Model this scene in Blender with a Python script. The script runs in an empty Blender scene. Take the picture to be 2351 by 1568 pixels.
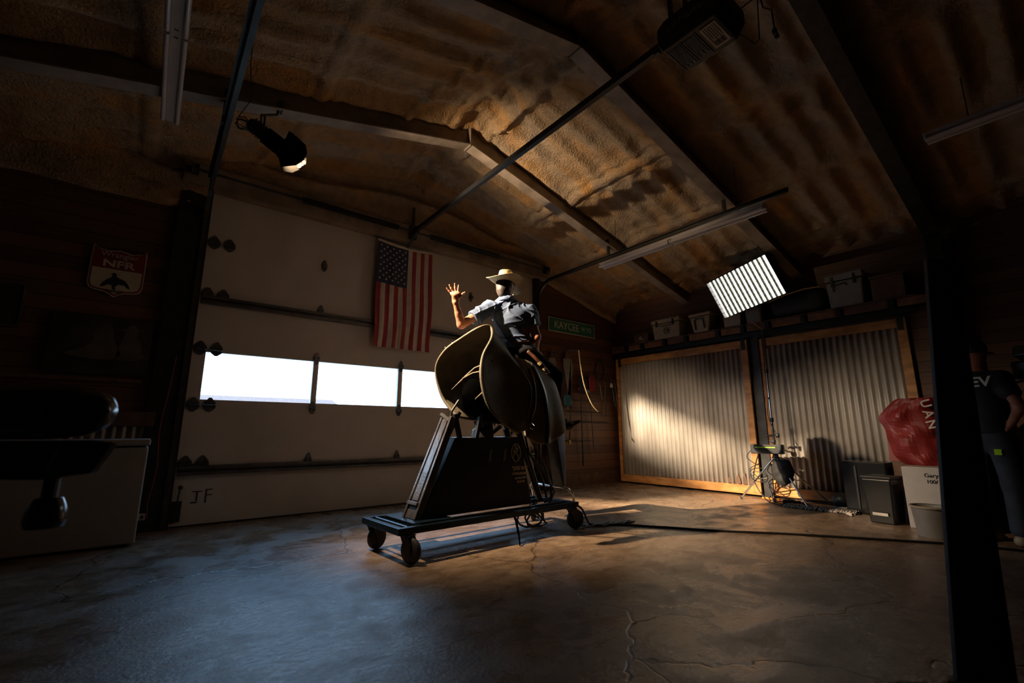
import bpy, bmesh, math, random
import numpy as np
from mathutils import Vector, Matrix, Euler

random.seed(7)
S = bpy.context.scene
COL = S.collection
R = math.radians

# ------------------------------------------------------------------ camera, world, exposure
camd = bpy.data.cameras.new('camera')
cam = bpy.data.objects.new('camera', camd); COL.objects.link(cam)
cam.location = (0, 0, 0.97)
cam.rotation_euler = (R(90 + 11.15), 0, R(-38.2))
camd.sensor_width = 36; camd.lens = 1045 / 2351 * 36
camd.clip_start = 0.02; camd.clip_end = 300
camd.dof.use_dof = True; camd.dof.focus_distance = 4.7; camd.dof.aperture_fstop = 1.8
S.camera = cam
S.view_settings.view_transform = 'Standard'
S.view_settings.look = 'None'
S.view_settings.gamma = 1.0
S.view_settings.use_curve_mapping = False
S.view_settings.exposure = 0.0
S.cycles.use_denoising = True
S.cycles.max_bounces = 8; S.cycles.diffuse_bounces = 4; S.cycles.glossy_bounces = 3
S.cycles.transmission_bounces = 4; S.cycles.transparent_max_bounces = 12
S.cycles.sample_clamp_indirect = 4.0
S.cycles.caustics_reflective = False; S.cycles.caustics_refractive = False

wd = bpy.data.worlds.new('sky'); S.world = wd; wd.use_nodes = True
nt = wd.node_tree; bg = nt.nodes['Background']
tc = nt.nodes.new('ShaderNodeTexCoord'); sp = nt.nodes.new('ShaderNodeSeparateXYZ')
rp = nt.nodes.new('ShaderNodeValToRGB')
nt.links.new(tc.outputs['Generated'], sp.inputs[0]); nt.links.new(sp.outputs['Z'], rp.inputs[0])
rp.color_ramp.elements[0].position = 0.0; rp.color_ramp.elements[0].color = (0.58, 0.78, 1.0, 1)
rp.color_ramp.elements[1].position = 0.6; rp.color_ramp.elements[1].color = (0.32, 0.60, 1.0, 1)
nt.links.new(rp.outputs[0], bg.inputs[0]); bg.inputs[1].default_value = 7.5

ROOM_X0, ROOM_X1, ROOM_Y0, ROOM_Y1 = -2.06, 7.5, -3.6, 6.0
RIDGE_X, RIDGE_Z, SLOPE = 2.72, 4.75, 0.25
def roofz(x): return RIDGE_Z - SLOPE * abs(x - RIDGE_X)

# the barn-doored spotlight hanging from the far roof beam: wide light added inside, the fixture itself hangs unlit
LAMP = Vector((0.66, 4.17, 3.46))
ld = bpy.data.lights.new('added_wide_spot', 'SPOT'); lo = bpy.data.objects.new('added_wide_spot', ld); COL.objects.link(lo)
lo.location = LAMP; ld.energy = 2300; ld.color = (1.0, 0.74, 0.48); ld.spot_size = R(130); ld.spot_blend = 1.0
ld.shadow_soft_size = 0.035
AIM = Vector((7.38, 4.5, 0.3))
lo.rotation_euler = (AIM - LAMP).to_track_quat('-Z', 'Y').to_euler()
ld2 = bpy.data.lights.new('added_patch_beam', 'SPOT'); lo2 = bpy.data.objects.new('added_patch_beam', ld2); COL.objects.link(lo2)
lo2.location = LAMP; ld2.energy = 6800; ld2.color = (1.0, 0.78, 0.54); ld2.spot_size = R(35); ld2.spot_blend = 0.45; ld2.shadow_soft_size = 0.006  # second, narrow spot added to throw the bright patch on the tin door
lo2.rotation_euler = (Vector((7.3, 4.38, 0.30)) - LAMP).to_track_quat('-Z', 'Y').to_euler()
# importance portal filling the real opening of the door windows (emits nothing itself)
pd = bpy.data.lights.new('window_portal', 'AREA'); po = bpy.data.objects.new('window_portal', pd); COL.objects.link(po)
pd.shape = 'RECTANGLE'; pd.size = 4.7; pd.size_y = 0.56; pd.cycles.is_portal = True
po.location = (2.72, 6.10, 1.58); po.rotation_euler = (R(-90), 0, 0)

# ------------------------------------------------------------------ materials
def newmat(name):
    m = bpy.data.materials.new(name); m.use_nodes = True
    return m, m.node_tree, m.node_tree.nodes['Principled BSDF']
def mat(name, col, rough=0.6, metal=0.0, var=0.15, scale=8.0, bump=0.0, bscale=40.0, spec=0.5, col2=None, detail=4.0, stretch=(1, 1, 1)):
    m, t, p = newmat(name)
    N = t.nodes; L = t.links
    g = N.new('ShaderNodeNewGeometry'); mp = N.new('ShaderNodeMapping'); L.new(g.outputs['Position'], mp.inputs[0])
    mp.inputs['Scale'].default_value = stretch
    nz = N.new('ShaderNodeTexNoise'); nz.inputs['Scale'].default_value = scale; nz.inputs['Detail'].default_value = detail
    L.new(mp.outputs[0], nz.inputs['Vector'])
    r = N.new('ShaderNodeValToRGB'); L.new(nz.outputs[0], r.inputs[0])
    c = Vector(col)
    if col2 is None:
        a = c * (1 - var); b = c * (1 + var)
    else: a = c; b = Vector(col2)
    r.color_ramp.elements[0].position = 0.36; r.color_ramp.elements[1].position = 0.64
    r.color_ramp.elements[0].color = (*[max(0, v) for v in a], 1); r.color_ramp.elements[1].color = (*[min(1, v) for v in b], 1)
    L.new(r.outputs[0], p.inputs['Base Color'])
    p.inputs['Roughness'].default_value = rough; p.inputs['Metallic'].default_value = metal
    p.inputs['Specular IOR Level'].default_value = spec
    if bump > 0:
        n2 = N.new('ShaderNodeTexNoise'); n2.inputs['Scale'].default_value = bscale; n2.inputs['Detail'].default_value = 5
        L.new(mp.outputs[0], n2.inputs['Vector'])
        b = N.new('ShaderNodeBump'); b.inputs['Strength'].default_value = bump; b.inputs['Distance'].default_value = 0.02
        L.new(n2.outputs[0], b.inputs['Height']); L.new(b.outputs[0], p.inputs['Normal'])
    return m
def emit(name, col, st):
    m, t, p = newmat(name)
    p.inputs['Base Color'].default_value = (*col, 1); p.inputs['Emission Color'].default_value = (*col, 1); p.inputs['Emission Strength'].default_value = st
    return m

def planks_mat(name, c1, c2, h=0.14, axis='Z', rough=0.55):
    m, t, p = newmat(name); N = t.nodes; L = t.links
    g = N.new('ShaderNodeNewGeometry'); s = N.new('ShaderNodeSeparateXYZ'); L.new(g.outputs['Position'], s.inputs[0])
    def math_(op, a, b=None):
        n = N.new('ShaderNodeMath'); n.operation = op
        for i, v in enumerate((a, b)):
            if v is None: continue
            if isinstance(v, (int, float)): n.inputs[i].default_value = v
            else: L.new(v, n.inputs[i])
        return n.outputs[0]
    q = math_('DIVIDE', s.outputs[axis], h)
    fr = math_('FRACT', q); fl = math_('FLOOR', q)
    wn = N.new('ShaderNodeTexWhiteNoise'); wn.noise_dimensions = '1D'; L.new(fl, wn.inputs['W'])
    mp = N.new('ShaderNodeMapping'); L.new(g.outputs['Position'], mp.inputs[0]); mp.inputs['Scale'].default_value = (1.2, 1.2, 22) if axis == 'Z' else (22, 1.2, 22)
    nz = N.new('ShaderNodeTexNoise'); nz.inputs['Scale'].default_value = 2.2; nz.inputs['Detail'].default_value = 6; L.new(mp.outputs[0], nz.inputs['Vector'])
    mx = math_('ADD', math_('MULTIPLY', wn.outputs[0], 0.5), math_('MULTIPLY', nz.outputs[0], 0.6))
    r = N.new('ShaderNodeValToRGB'); L.new(mx, r.inputs[0])
    r.color_ramp.elements[0].position = 0.25; r.color_ramp.elements[0].color = (*c1, 1); r.color_ramp.elements[1].position = 0.85; r.color_ramp.elements[1].color = (*c2, 1)
    gap = math_('MULTIPLY', math_('GREATER_THAN', fr, 0.06), 1.0)
    mc = N.new('ShaderNodeMixRGB'); mc.blend_type = 'MULTIPLY'; mc.inputs[0].default_value = 0.85
    L.new(r.outputs[0], mc.inputs[1]); cg = N.new('ShaderNodeCombineXYZ')
    for i in range(3): L.new(gap, cg.inputs[i])
    L.new(cg.outputs[0], mc.inputs[2]); L.new(mc.outputs[0], p.inputs['Base Color'])
    b = N.new('ShaderNodeBump'); b.inputs['Distance'].default_value = 0.01; b.inputs['Strength'].default_value = 0.8
    L.new(math_('ADD', gap, math_('MULTIPLY', nz.outputs[0], 0.3)), b.inputs['Height']); L.new(b.outputs[0], p.inputs['Normal'])
    p.inputs['Roughness'].default_value = rough
    return m

def floor_mat():
    m, t, p = newmat('worn_concrete'); N = t.nodes; L = t.links
    g = N.new('ShaderNodeNewGeometry')
    def noise(sc, det=6, st=(1, 1, 1), dist=0.0):
        mp = N.new('ShaderNodeMapping'); L.new(g.outputs['Position'], mp.inputs[0]); mp.inputs['Scale'].default_value = st
        n = N.new('ShaderNodeTexNoise'); n.inputs['Scale'].default_value = sc; n.inputs['Detail'].default_value = det; n.inputs['Distortion'].default_value = dist
        n.inputs['Roughness'].default_value = 0.62
        L.new(mp.outputs[0], n.inputs['Vector']); return n.outputs[0]
    def ramp(src, p0, c0, p1, c1):
        r = N.new('ShaderNodeValToRGB'); L.new(src, r.inputs[0])
        r.color_ramp.elements[0].position = p0; r.color_ramp.elements[0].color = c0
        r.color_ramp.elements[1].position = p1; r.color_ramp.elements[1].color = c1
        return r.outputs[0]
    def mix(kind, f, a, b):
        n = N.new('ShaderNodeMixRGB'); n.blend_type = kind
        for i, v in enumerate((f, a, b)):
            if isinstance(v, (int, float)): n.inputs[i].default_value = v
            elif isinstance(v, tuple): n.inputs[i].default_value = v
            else: L.new(v, n.inputs[i])
        return n.outputs[0]
    big = noise(0.9, 5, dist=0.6); mid = noise(5.0, 8, (1, 2.2, 1), 0.8); fine = noise(55, 6)
    c = mix('MIX', ramp(big, 0.35, (0, 0, 0, 1), 0.65, (1, 1, 1, 1)), (0.20, 0.13, 0.08, 1), (0.31, 0.21, 0.135, 1))
    c = mix('MIX', ramp(mid, 0.42, (0, 0, 0, 1), 0.72, (0.75, 0.75, 0.75, 1)), c, (0.07, 0.042, 0.025, 1))
    c = mix('MULTIPLY', 0.5, c, ramp(fine, 0.3, (0.45, 0.45, 0.45, 1), 0.6, (1, 1, 1, 1)))
    # cracks
    mp = N.new('ShaderNodeMapping'); L.new(g.outputs['Position'], mp.inputs[0])
    wv = N.new('ShaderNodeTexNoise'); wv.inputs['Scale'].default_value = 1.6; wv.inputs['Detail'].default_value = 8; L.new(g.outputs['Position'], wv.inputs['Vector'])
    ad = N.new('ShaderNodeMixRGB'); ad.blend_type = 'ADD'; ad.inputs[0].default_value = 0.55; L.new(g.outputs['Position'], ad.inputs[1]); L.new(wv.outputs[1], ad.inputs[2])
    vo = N.new('ShaderNodeTexVoronoi'); vo.feature = 'DISTANCE_TO_EDGE'; vo.inputs['Scale'].default_value = 0.42; L.new(ad.outputs[0], vo.inputs['Vector'])
    crack = ramp(vo.outputs[0], 0.0, (0, 0, 0, 1), 0.0035, (1, 1, 1, 1))
    c = mix('MULTIPLY', 0.75, c, crack)
    # dark scuff marks
    sc = noise(3.2, 3, (1, 9, 1), 1.5)
    c = mix('MULTIPLY', 0.8, c, ramp(sc, 0.26, (0.15, 0.15, 0.15, 1), 0.33, (1, 1, 1, 1)))
    L.new(c, p.inputs['Base Color'])
    rr = mix('MIX', ramp(noise(2.6, 9, dist=0.5), 0.4, (0, 0, 0, 1), 0.62, (1, 1, 1, 1)), (0.14, 0.14, 0.14, 1), (0.50, 0.50, 0.50, 1))
    L.new(rr, p.inputs['Roughness'])
    h = mix('ADD', 0.9, mix('ADD', 0.85, ramp(mid, .3, (0, 0, 0, 1), .9, (.35, .35, .35, 1)), fine), noise(24, 9, (1, 1.4, 1), 0.9))
    h = mix('MULTIPLY', 0.8, h, crack)
    b = N.new('ShaderNodeBump'); b.inputs['Strength'].default_value = 0.85; b.inputs['Distance'].default_value = 0.0038
    L.new(h, b.inputs['Height']); L.new(b.outputs[0], p.inputs['Normal'])
    p.inputs['Specular IOR Level'].default_value = 1.0
    return m

def foam_mat(name):
    m, t, p = newmat(name); N = t.nodes; L = t.links
    g = N.new('ShaderNodeNewGeometry')
    mp = N.new('ShaderNodeMapping'); L.new(g.outputs['Position'], mp.inputs[0]); mp.inputs['Scale'].default_value = (0.7, 1.6, 1)
    n1 = N.new('ShaderNodeTexNoise'); n1.inputs['Scale'].default_value = 1.5; n1.inputs['Detail'].default_value = 6; n1.inputs['Distortion'].default_value = 0.7; L.new(mp.outputs[0], n1.inputs['Vector'])
    r = N.new('ShaderNodeValToRGB'); L.new(n1.outputs[0], r.inputs[0])
    e = r.color_ramp.elements; e[0].position = 0.34; e[0].color = (0.36, 0.28, 0.20, 1); e[1].position = 0.70; e[1].color = (0.52, 0.27, 0.08, 1)
    x = e.new(0.52); x.color = (0.42, 0.29, 0.17, 1)
    n3 = N.new('ShaderNodeTexNoise'); n3.inputs['Scale'].default_value = 9; n3.inputs['Detail'].default_value = 7; L.new(g.outputs['Position'], n3.inputs['Vector'])
    r3 = N.new('ShaderNodeValToRGB'); L.new(n3.outputs[0], r3.inputs[0]); r3.color_ramp.elements[0].position = 0.3; r3.color_ramp.elements[0].color = (0.68, 0.68, 0.68, 1); r3.color_ramp.elements[1].position = 0.6
    mx = N.new('ShaderNodeMixRGB'); mx.blend_type = 'MULTIPLY'; mx.inputs[0].default_value = 0.8; L.new(r.outputs[0], mx.inputs[1]); L.new(r3.outputs[0], mx.inputs[2])
    L.new(mx.outputs[0], p.inputs['Base Color'])
    n2 = N.new('ShaderNodeTexNoise'); n2.inputs['Scale'].default_value = 42; n2.inputs['Detail'].default_value = 4; n2.inputs['Distortion'].default_value = 0.5; L.new(g.outputs['Position'], n2.inputs['Vector'])
    b = N.new('ShaderNodeBump'); b.inputs['Strength'].default_value = 0.9; b.inputs['Distance'].default_value = 0.026
    L.new(n2.outputs[0], b.inputs['Height']); L.new(b.outputs[0], p.inputs['Normal'])
    p.inputs['Roughness'].default_value = 0.85
    return m

MAT = {}
def mk(): 
    M = MAT
    M['floor'] = floor_mat(); M['foam'] = foam_mat('spray_foam')
    M['plank'] = planks_mat('wood_planks', (0.075, 0.032, 0.017), (0.17, 0.075, 0.036))
    M['postbrown'] = mat('brown_primer', (0.05, 0.042, 0.036), 0.6)
    M['gloss'] = mat('glossy_black_vinyl', (0.008, 0.009, 0.010), 0.22, 0, 0.2)
    M['whitebox'] = mat('white_laminate', (0.42, 0.40, 0.39), 0.5, 0, 0.05)
    M['limey'] = mat('yellow_tip', (0.45, 0.35, 0.04), 0.5)
    M['limetag'] = mat('lime_patch', (0.55, 1.0, 0.03), 0.5, 0, 0.02)
    M['steel_dark'] = mat('dark_steel', (0.035, 0.034, 0.033), 0.45, 0.4, 0.3)
    M['beam'] = mat('painted_beam', (0.27, 0.215, 0.165), 0.55, 0.1, 0.25, 5)
    M['black'] = mat('black_paint', (0.012, 0.012, 0.013), 0.4, 0, 0.3, spec=0.4)
    M['black_soft'] = mat('black_rubber', (0.012, 0.012, 0.012), 0.7, 0, 0.3)
    M['blue_black'] = mat('worn_blue_black_paint', (0.010, 0.022, 0.035), 0.28, 0.5, 0.4, 14)
    M['galv'] = mat('galvanised_steel', (0.38, 0.37, 0.35), 0.33, 0.85, 0.2, 6, 0.1, 60, stretch=(1, 1, .3))
    M['track'] = mat('track_steel', (0.07, 0.065, 0.055), 0.4, 0.5, 0.2)
    M['corr'] = mat('corrugated_tin', (0.48, 0.44, 0.39), 0.5, 0.2, 0.18, 4, 0.12, 25, stretch=(1, 1, .35))
    M['doorpaint'] = mat('door_paint', (0.60, 0.55, 0.50), 0.5, 0, 0.05, 2.5, 0.08, 60)
    M['doorhw'] = mat('door_hardware', (0.13, 0.13, 0.13), 0.4, 0.7, 0.2)
    M['pine'] = mat('pine_wood', (0.34, 0.14, 0.035), 0.5, 0, 0, 5, 0.15, 30, col2=(0.55, 0.26, 0.075), stretch=(1, 1, 3))
    M['wood_dark'] = mat('dark_wood', (0.11, 0.055, 0.03), 0.6, 0, 0.3, 9, 0.2)
    M['white'] = mat('white_enamel', (0.36, 0.33, 0.31), 0.35, 0, 0.04)
    M['tube'] = mat('white_lamp_housing', (0.55, 0.48, 0.42), 0.3, 0.1, 0.05)
    M['glass_tube'] = mat('unlit_tube', (0.62, 0.55, 0.5), 0.15, 0, 0.03)
    M['canvas'] = mat('olive_leather', (0.15, 0.122, 0.078), 0.6, 0, 0.25, 6, 0.15, 70)
    M['canvas_in'] = mat('dark_lining', (0.02, 0.024, 0.024), 0.75, 0, 0.3, 12)
    M['leather'] = mat('brown_leather', (0.10, 0.035, 0.015), 0.45, 0, 0.3, 20, 0.2, 80)
    M['skin'] = mat('skin', (0.42, 0.175, 0.10), 0.5, 0, 0.12, 14, 0.05, 120)
    M['shirt'] = mat('blue_chambray', (0.075, 0.11, 0.19), 0.75, 0, 0.08, 10, 0.08, 90)
    M['denim'] = mat('black_denim', (0.006, 0.006, 0.008), 0.9, 0, 0.3, 30, 0.1, 200, spec=0.15)
    M['boot'] = mat('boot_leather', (0.028, 0.013, 0.009), 0.4, 0, 0.3, 20)
    M['hair'] = mat('dark_hair', (0.018, 0.01, 0.007), 0.6, 0, 0.3, 60)
    M['straw'] = mat('straw', (0.62, 0.44, 0.19), 0.6, 0, 0, 55, 0.5, 160, col2=(0.80, 0.62, 0.32))
    M['red'] = mat('flag_red', (0.30, 0.035, 0.045), 0.8, 0, 0.12)
    M['fwhite'] = mat('flag_white', (0.60, 0.54, 0.48), 0.8, 0, 0.08)
    M['blue'] = mat('flag_blue', (0.03, 0.04, 0.09), 0.8, 0, 0.12)
    M['redbag'] = mat('red_vinyl', (0.22, 0.018, 0.016), 0.5, 0, 0.15)
    M['green'] = mat('sign_green', (0.03, 0.17, 0.12), 0.45, 0, 0.1)
    M['cream'] = mat('cream_paint', (0.55, 0.50, 0.40), 0.5, 0, 0.1)
    M['tan'] = mat('tan_plastic', (0.33, 0.27, 0.19), 0.5, 0, 0.06)
    M['grey'] = mat('grey_plastic', (0.20, 0.19, 0.18), 0.5, 0, 0.1)
    M['maroon'] = mat('maroon_paint', (0.20, 0.02, 0.02), 0.45, 0, 0.1)
    M['chrome'] = mat('chrome', (0.6, 0.58, 0.55), 0.15, 1.0, 0.05)
    M['navy'] = mat('navy_cotton', (0.012, 0.014, 0.02), 0.8, 0, 0.2)
    M['jeans'] = mat('blue_jeans', (0.03, 0.04, 0.06), 0.8, 0, 0.2)
    M['mop'] = mat('mop_cotton', (0.45, 0.41, 0.36), 0.9, 0, 0.25, 60, 0.5, 90)
    M['orange'] = mat('orange_pole', (0.7, 0.22, 0.03), 0.45, 0, 0.1)
    M['lime'] = mat('lime_tag', (0.35, 0.7, 0.02), 0.5, 0, 0.05)
    M['teal'] = mat('teal_vinyl', (0.02, 0.10, 0.14), 0.35, 0, 0.2)
    M['grid'] = mat('grid_fabric', (0.05, 0.053, 0.04), 0.9, 0, 0.1, spec=0.0)
    M['ground'] = mat('outdoor_gravel', (0.5, 0.42, 0.35), 0.9, 0, 0.1)
    M['rust'] = mat('rusty_roofing', (0.30, 0.15, 0.10), 0.8, 0, 0.15)
    M['led'] = emit('led_panel', (1.0, 0.95, 0.82), 9.0)
    m, t, p = newmat('window_glass'); N = t.nodes; L = t.links
    tr = N.new('ShaderNodeBsdfTransparent'); gl = N.new('ShaderNodeBsdfGlossy'); gl.inputs['Roughness'].default_value = 0.03
    tr.inputs[0].default_value = (0.93, 0.96, 0.97, 1)
    mx = N.new('ShaderNodeMixShader'); mx.inputs[0].default_value = 0.06
    L.new(tr.outputs[0], mx.inputs[1]); L.new(gl.outputs[0], mx.inputs[2]); L.new(mx.outputs[0], N['Material Output'].inputs['Surface']); M['glass'] = m
mk()

# ------------------------------------------------------------------ object helpers
ORG = {}
def tag(o, label=None, cat=None, group=None, kind=None):
    if label: o['label'] = label
    if cat: o['category'] = cat
    if group: o['group'] = group
    if kind: o['kind'] = kind
    return o
def thing(name, loc, label=None, cat=None, group=None, kind=None):
    o = bpy.data.objects.new(name, None); COL.objects.link(o); o.empty_display_size = 0.1
    o.location = loc; ORG[o.name] = Vector(loc)
    return tag(o, label, cat, group, kind)
def frame(z, up=(0, 0, 1)):
    z = Vector(z).normalized(); u = Vector(up)
    if abs(z.dot(u)) > 0.99: u = Vector((1, 0, 0))
    x = u.cross(z).normalized(); y = z.cross(x)
    return x, y, z
class MB:
    def __init__(s): s.v = []; s.f = []; s.m = []; s.cm = 0
    def add(s, vs, fs):
        b = len(s.v); s.v += [Vector(v) for v in vs]
        for f in fs: s.f.append([b + i for i in f]); s.m.append(s.cm)
        return s
    def box(s, c, d, M=None, bev=0.0):
        c = Vector(c); h = Vector(d) / 2
        if bev <= 0:
            P = [Vector((sx * h.x, sy * h.y, sz * h.z)) for sz in (-1, 1) for sy in (-1, 1) for sx in (-1, 1)]
            F = [(0, 2, 3, 1), (4, 5, 7, 6), (0, 1, 5, 4), (2, 6, 7, 3), (0, 4, 6, 2), (1, 3, 7, 5)]
        else:
            bm = bmesh.new(); bmesh.ops.create_cube(bm, size=1)
            for v in bm.verts: v.co = Vector((v.co.x * d[0], v.co.y * d[1], v.co.z * d[2]))
            bmesh.ops.bevel(bm, geom=list(bm.edges), offset=bev, segments=2, affect='EDGES', profile=0.5)
            bm.verts.index_update(); P = [v.co.copy() for v in bm.verts]; F = [[v.index for v in f.verts] for f in bm.faces]; bm.free()
        if M is not None: P = [M @ p for p in P]
        return s.add([c + p for p in P], F)
    def bb(s, a, b, bev=0.0):
        a = Vector(a); b = Vector(b)
        return s.box((a + b) / 2, [abs(x) for x in (b - a)], None, bev)
    def beam(s, a, b, w, h, up=(0, 0, 1)):
        a = Vector(a); b = Vector(b); x, y, z = frame(b - a, up)
        P = [p + x * sx * w / 2 + y * sy * h / 2 for p in (a, b) for sx, sy in ((-1, -1), (1, -1), (1, 1), (-1, 1))]
        return s.add(P, [(3, 2, 1, 0), (4, 5, 6, 7), (0, 1, 5, 4), (1, 2, 6, 5), (2, 3, 7, 6), (3, 0, 4, 7)])
    def tube(s, pts, r, n=10, cap=True):
        pts = [Vector(p) for p in pts]; rs = r if isinstance(r, (list, tuple)) else [r] * len(pts)
        prev = None; rings = []
        for i, p in enumerate(pts):
            d = (pts[min(i + 1, len(pts) - 1)] - pts[max(i - 1, 0)]).normalized()
            if prev is None: x, y, _ = frame(d)
            else:
                x = (prev - d * prev.dot(d)).normalized(); y = d.cross(x)
            prev = x
            rings.append([p + (x * math.cos(a) + y * math.sin(a)) * rs[i] for a in [2 * math.pi * k / n for k in range(n)]])
        V = [q for rg in rings for q in rg]; F = []
        for i in range(len(pts) - 1):
            for k in range(n): F.append((i * n + k, i * n + (k + 1) % n, (i + 1) * n + (k + 1) % n, (i + 1) * n + k))
        if cap: F.append(tuple(range(n - 1, -1, -1))); F.append(tuple((len(pts) - 1) * n + k for k in range(n)))
        return s.add(V, F)
    def lathe(s, prof, c, ax=(0, 0, 1), n=24):
        x, y, z = frame(ax); c = Vector(c)
        V = []; F = []
        for (r, h) in prof:
            for k in range(n):
                a = 2 * math.pi * k / n; V.append(c + z * h + (x * math.cos(a) + y * math.sin(a)) * max(r, 1e-4))
        for i in range(len(prof) - 1):
            for k in range(n): F.append((i * n + k, i * n + (k + 1) % n, (i + 1) * n + (k + 1) % n, (i + 1) * n + k))
        return s.add(V, F)
    def prism(s, pts, off):
        n = len(pts); off = Vector(off); P = [Vector(p) for p in pts]
        V = P + [p + off for p in P]
        F = [tuple(range(n - 1, -1, -1)), tuple(range(n, 2 * n))] + [(i, (i + 1) % n, n + (i + 1) % n, n + i) for i in range(n)]
        return s.add(V, F)
    def grid(s, P, closed=False):
        nu = len(P); nv = len(P[0]); V = [p for row in P for p in row]; F = []
        for i in range(nu - 1):
            for j in range(nv if closed else nv - 1):
                F.append((i * nv + j, i * nv + (j + 1) % nv, (i + 1) * nv + (j + 1) % nv, (i + 1) * nv + j))
        return s.add(V, F)
    def build(s, name, mats, parent=None, smooth=False, label=None, cat=None, group=None, kind=None, org=None, solid=0, bevel=0, sub=0, fixn=False):
        me = bpy.data.meshes.new(name)
        mn = Vector((min(v.x for v in s.v), min(v.y for v in s.v), min(v.z for v in s.v))); mx = Vector((max(v.x for v in s.v), max(v.y for v in s.v), max(v.z for v in s.v)))
        o_ = Vector(org) if org is not None else Vector(((mn.x + mx.x) / 2, (mn.y + mx.y) / 2, mn.z))
        me.from_pydata([tuple(v - o_) for v in s.v], [], s.f)
        if fixn:
            bm = bmesh.new(); bm.from_mesh(me); bmesh.ops.recalc_face_normals(bm, faces=bm.faces); bm.to_mesh(me); bm.free()
        if not isinstance(mats, (list, tuple)): mats = [mats]
        for m in mats: me.materials.append(MAT[m] if isinstance(m, str) else m)
        for i, p in enumerate(me.polygons):
            p.material_index = s.m[i] if len(mats) > 1 else 0
            p.use_smooth = bool(smooth)
        if smooth == 'auto':
            try: me.set_sharp_from_angle(angle=R(40))
            except Exception: pass
        me.update()
        o = bpy.data.objects.new(name, me); COL.objects.link(o)
        ORG[o.name] = o_
        if parent is not None:
            o.parent = parent; o.location = o_ - ORG[parent.name]
        else: o.location = o_
        if solid: md = o.modifiers.new('thickness', 'SOLIDIFY'); md.thickness = solid; md.offset = 0
        if bevel: md = o.modifiers.new('bevel', 'BEVEL'); md.width = bevel; md.segments = 2; md.limit_method = 'ANGLE'
        if sub: md = o.modifiers.new('subdiv', 'SUBSURF'); md.levels = sub; md.render_levels = sub
        return tag(o, label, cat, group, kind)

def copy_tree(root, loc, label=None, parent=None):
    c = root.copy(); COL.objects.link(c)
    if parent is None: c.location = loc
    else: c.parent = parent
    if label: c['label'] = label
    for ch in list(root.children): copy_tree(ch, None, None, c)
    return c

def text(s, size, m, parent, org, xd, yd, name='lettering', ext=0.002, sx=1.0, bold=0.0, align='CENTER'):
    cu = bpy.data.curves.new('t', 'FONT'); cu.body = s; cu.size = size; cu.extrude = ext; cu.offset = bold; cu.align_x = align; cu.align_y = 'CENTER'; cu.resolution_u = 3
    to = bpy.data.objects.new('t', cu); COL.objects.link(to)
    bpy.context.view_layer.update()
    dg = bpy.context.evaluated_depsgraph_get(); me = bpy.data.meshes.new_from_object(to.evaluated_get(dg))
    bpy.data.objects.remove(to)
    xd = Vector(xd).normalized(); yd = Vector(yd).normalized(); zd = xd.cross(yd)
    b = MB(); o = Vector(org)
    b.add([o + xd * v.co.x * sx + yd * v.co.y + zd * v.co.z for v in me.vertices], [list(p.vertices) for p in me.polygons])
    return b.build(name, m, parent)

# smooth 2-D value noise in numpy
def vnoise(x, y, seed=0):
    rs = np.random.RandomState(seed); T = rs.rand(256, 256)
    xi = np.floor(x).astype(int); yi = np.floor(y).astype(int); fx = x - xi; fy = y - yi
    fx = fx * fx * (3 - 2 * fx); fy = fy * fy * (3 - 2 * fy)
    a = T[xi % 256, yi % 256]; b = T[(xi + 1) % 256, yi % 256]; c = T[xi % 256, (yi + 1) % 256]; d = T[(xi + 1) % 256, (yi + 1) % 256]
    return (a * (1 - fx) + b * fx) * (1 - fy) + (c * (1 - fx) + d * fx) * fy
def fbm(x, y, o=4, seed=0):
    v = 0; a = 0.5; 
    for i in range(o): v = v + a * (vnoise(x * 2 ** i, y * 2 ** i, seed + i) - 0.5); a *= 0.5
    return v
def grid_mesh(X, Y, Z):
    return [[(X[i, j], Y[i, j], Z[i, j]) for j in range(X.shape[1])] for i in range(X.shape[0])]

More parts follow.
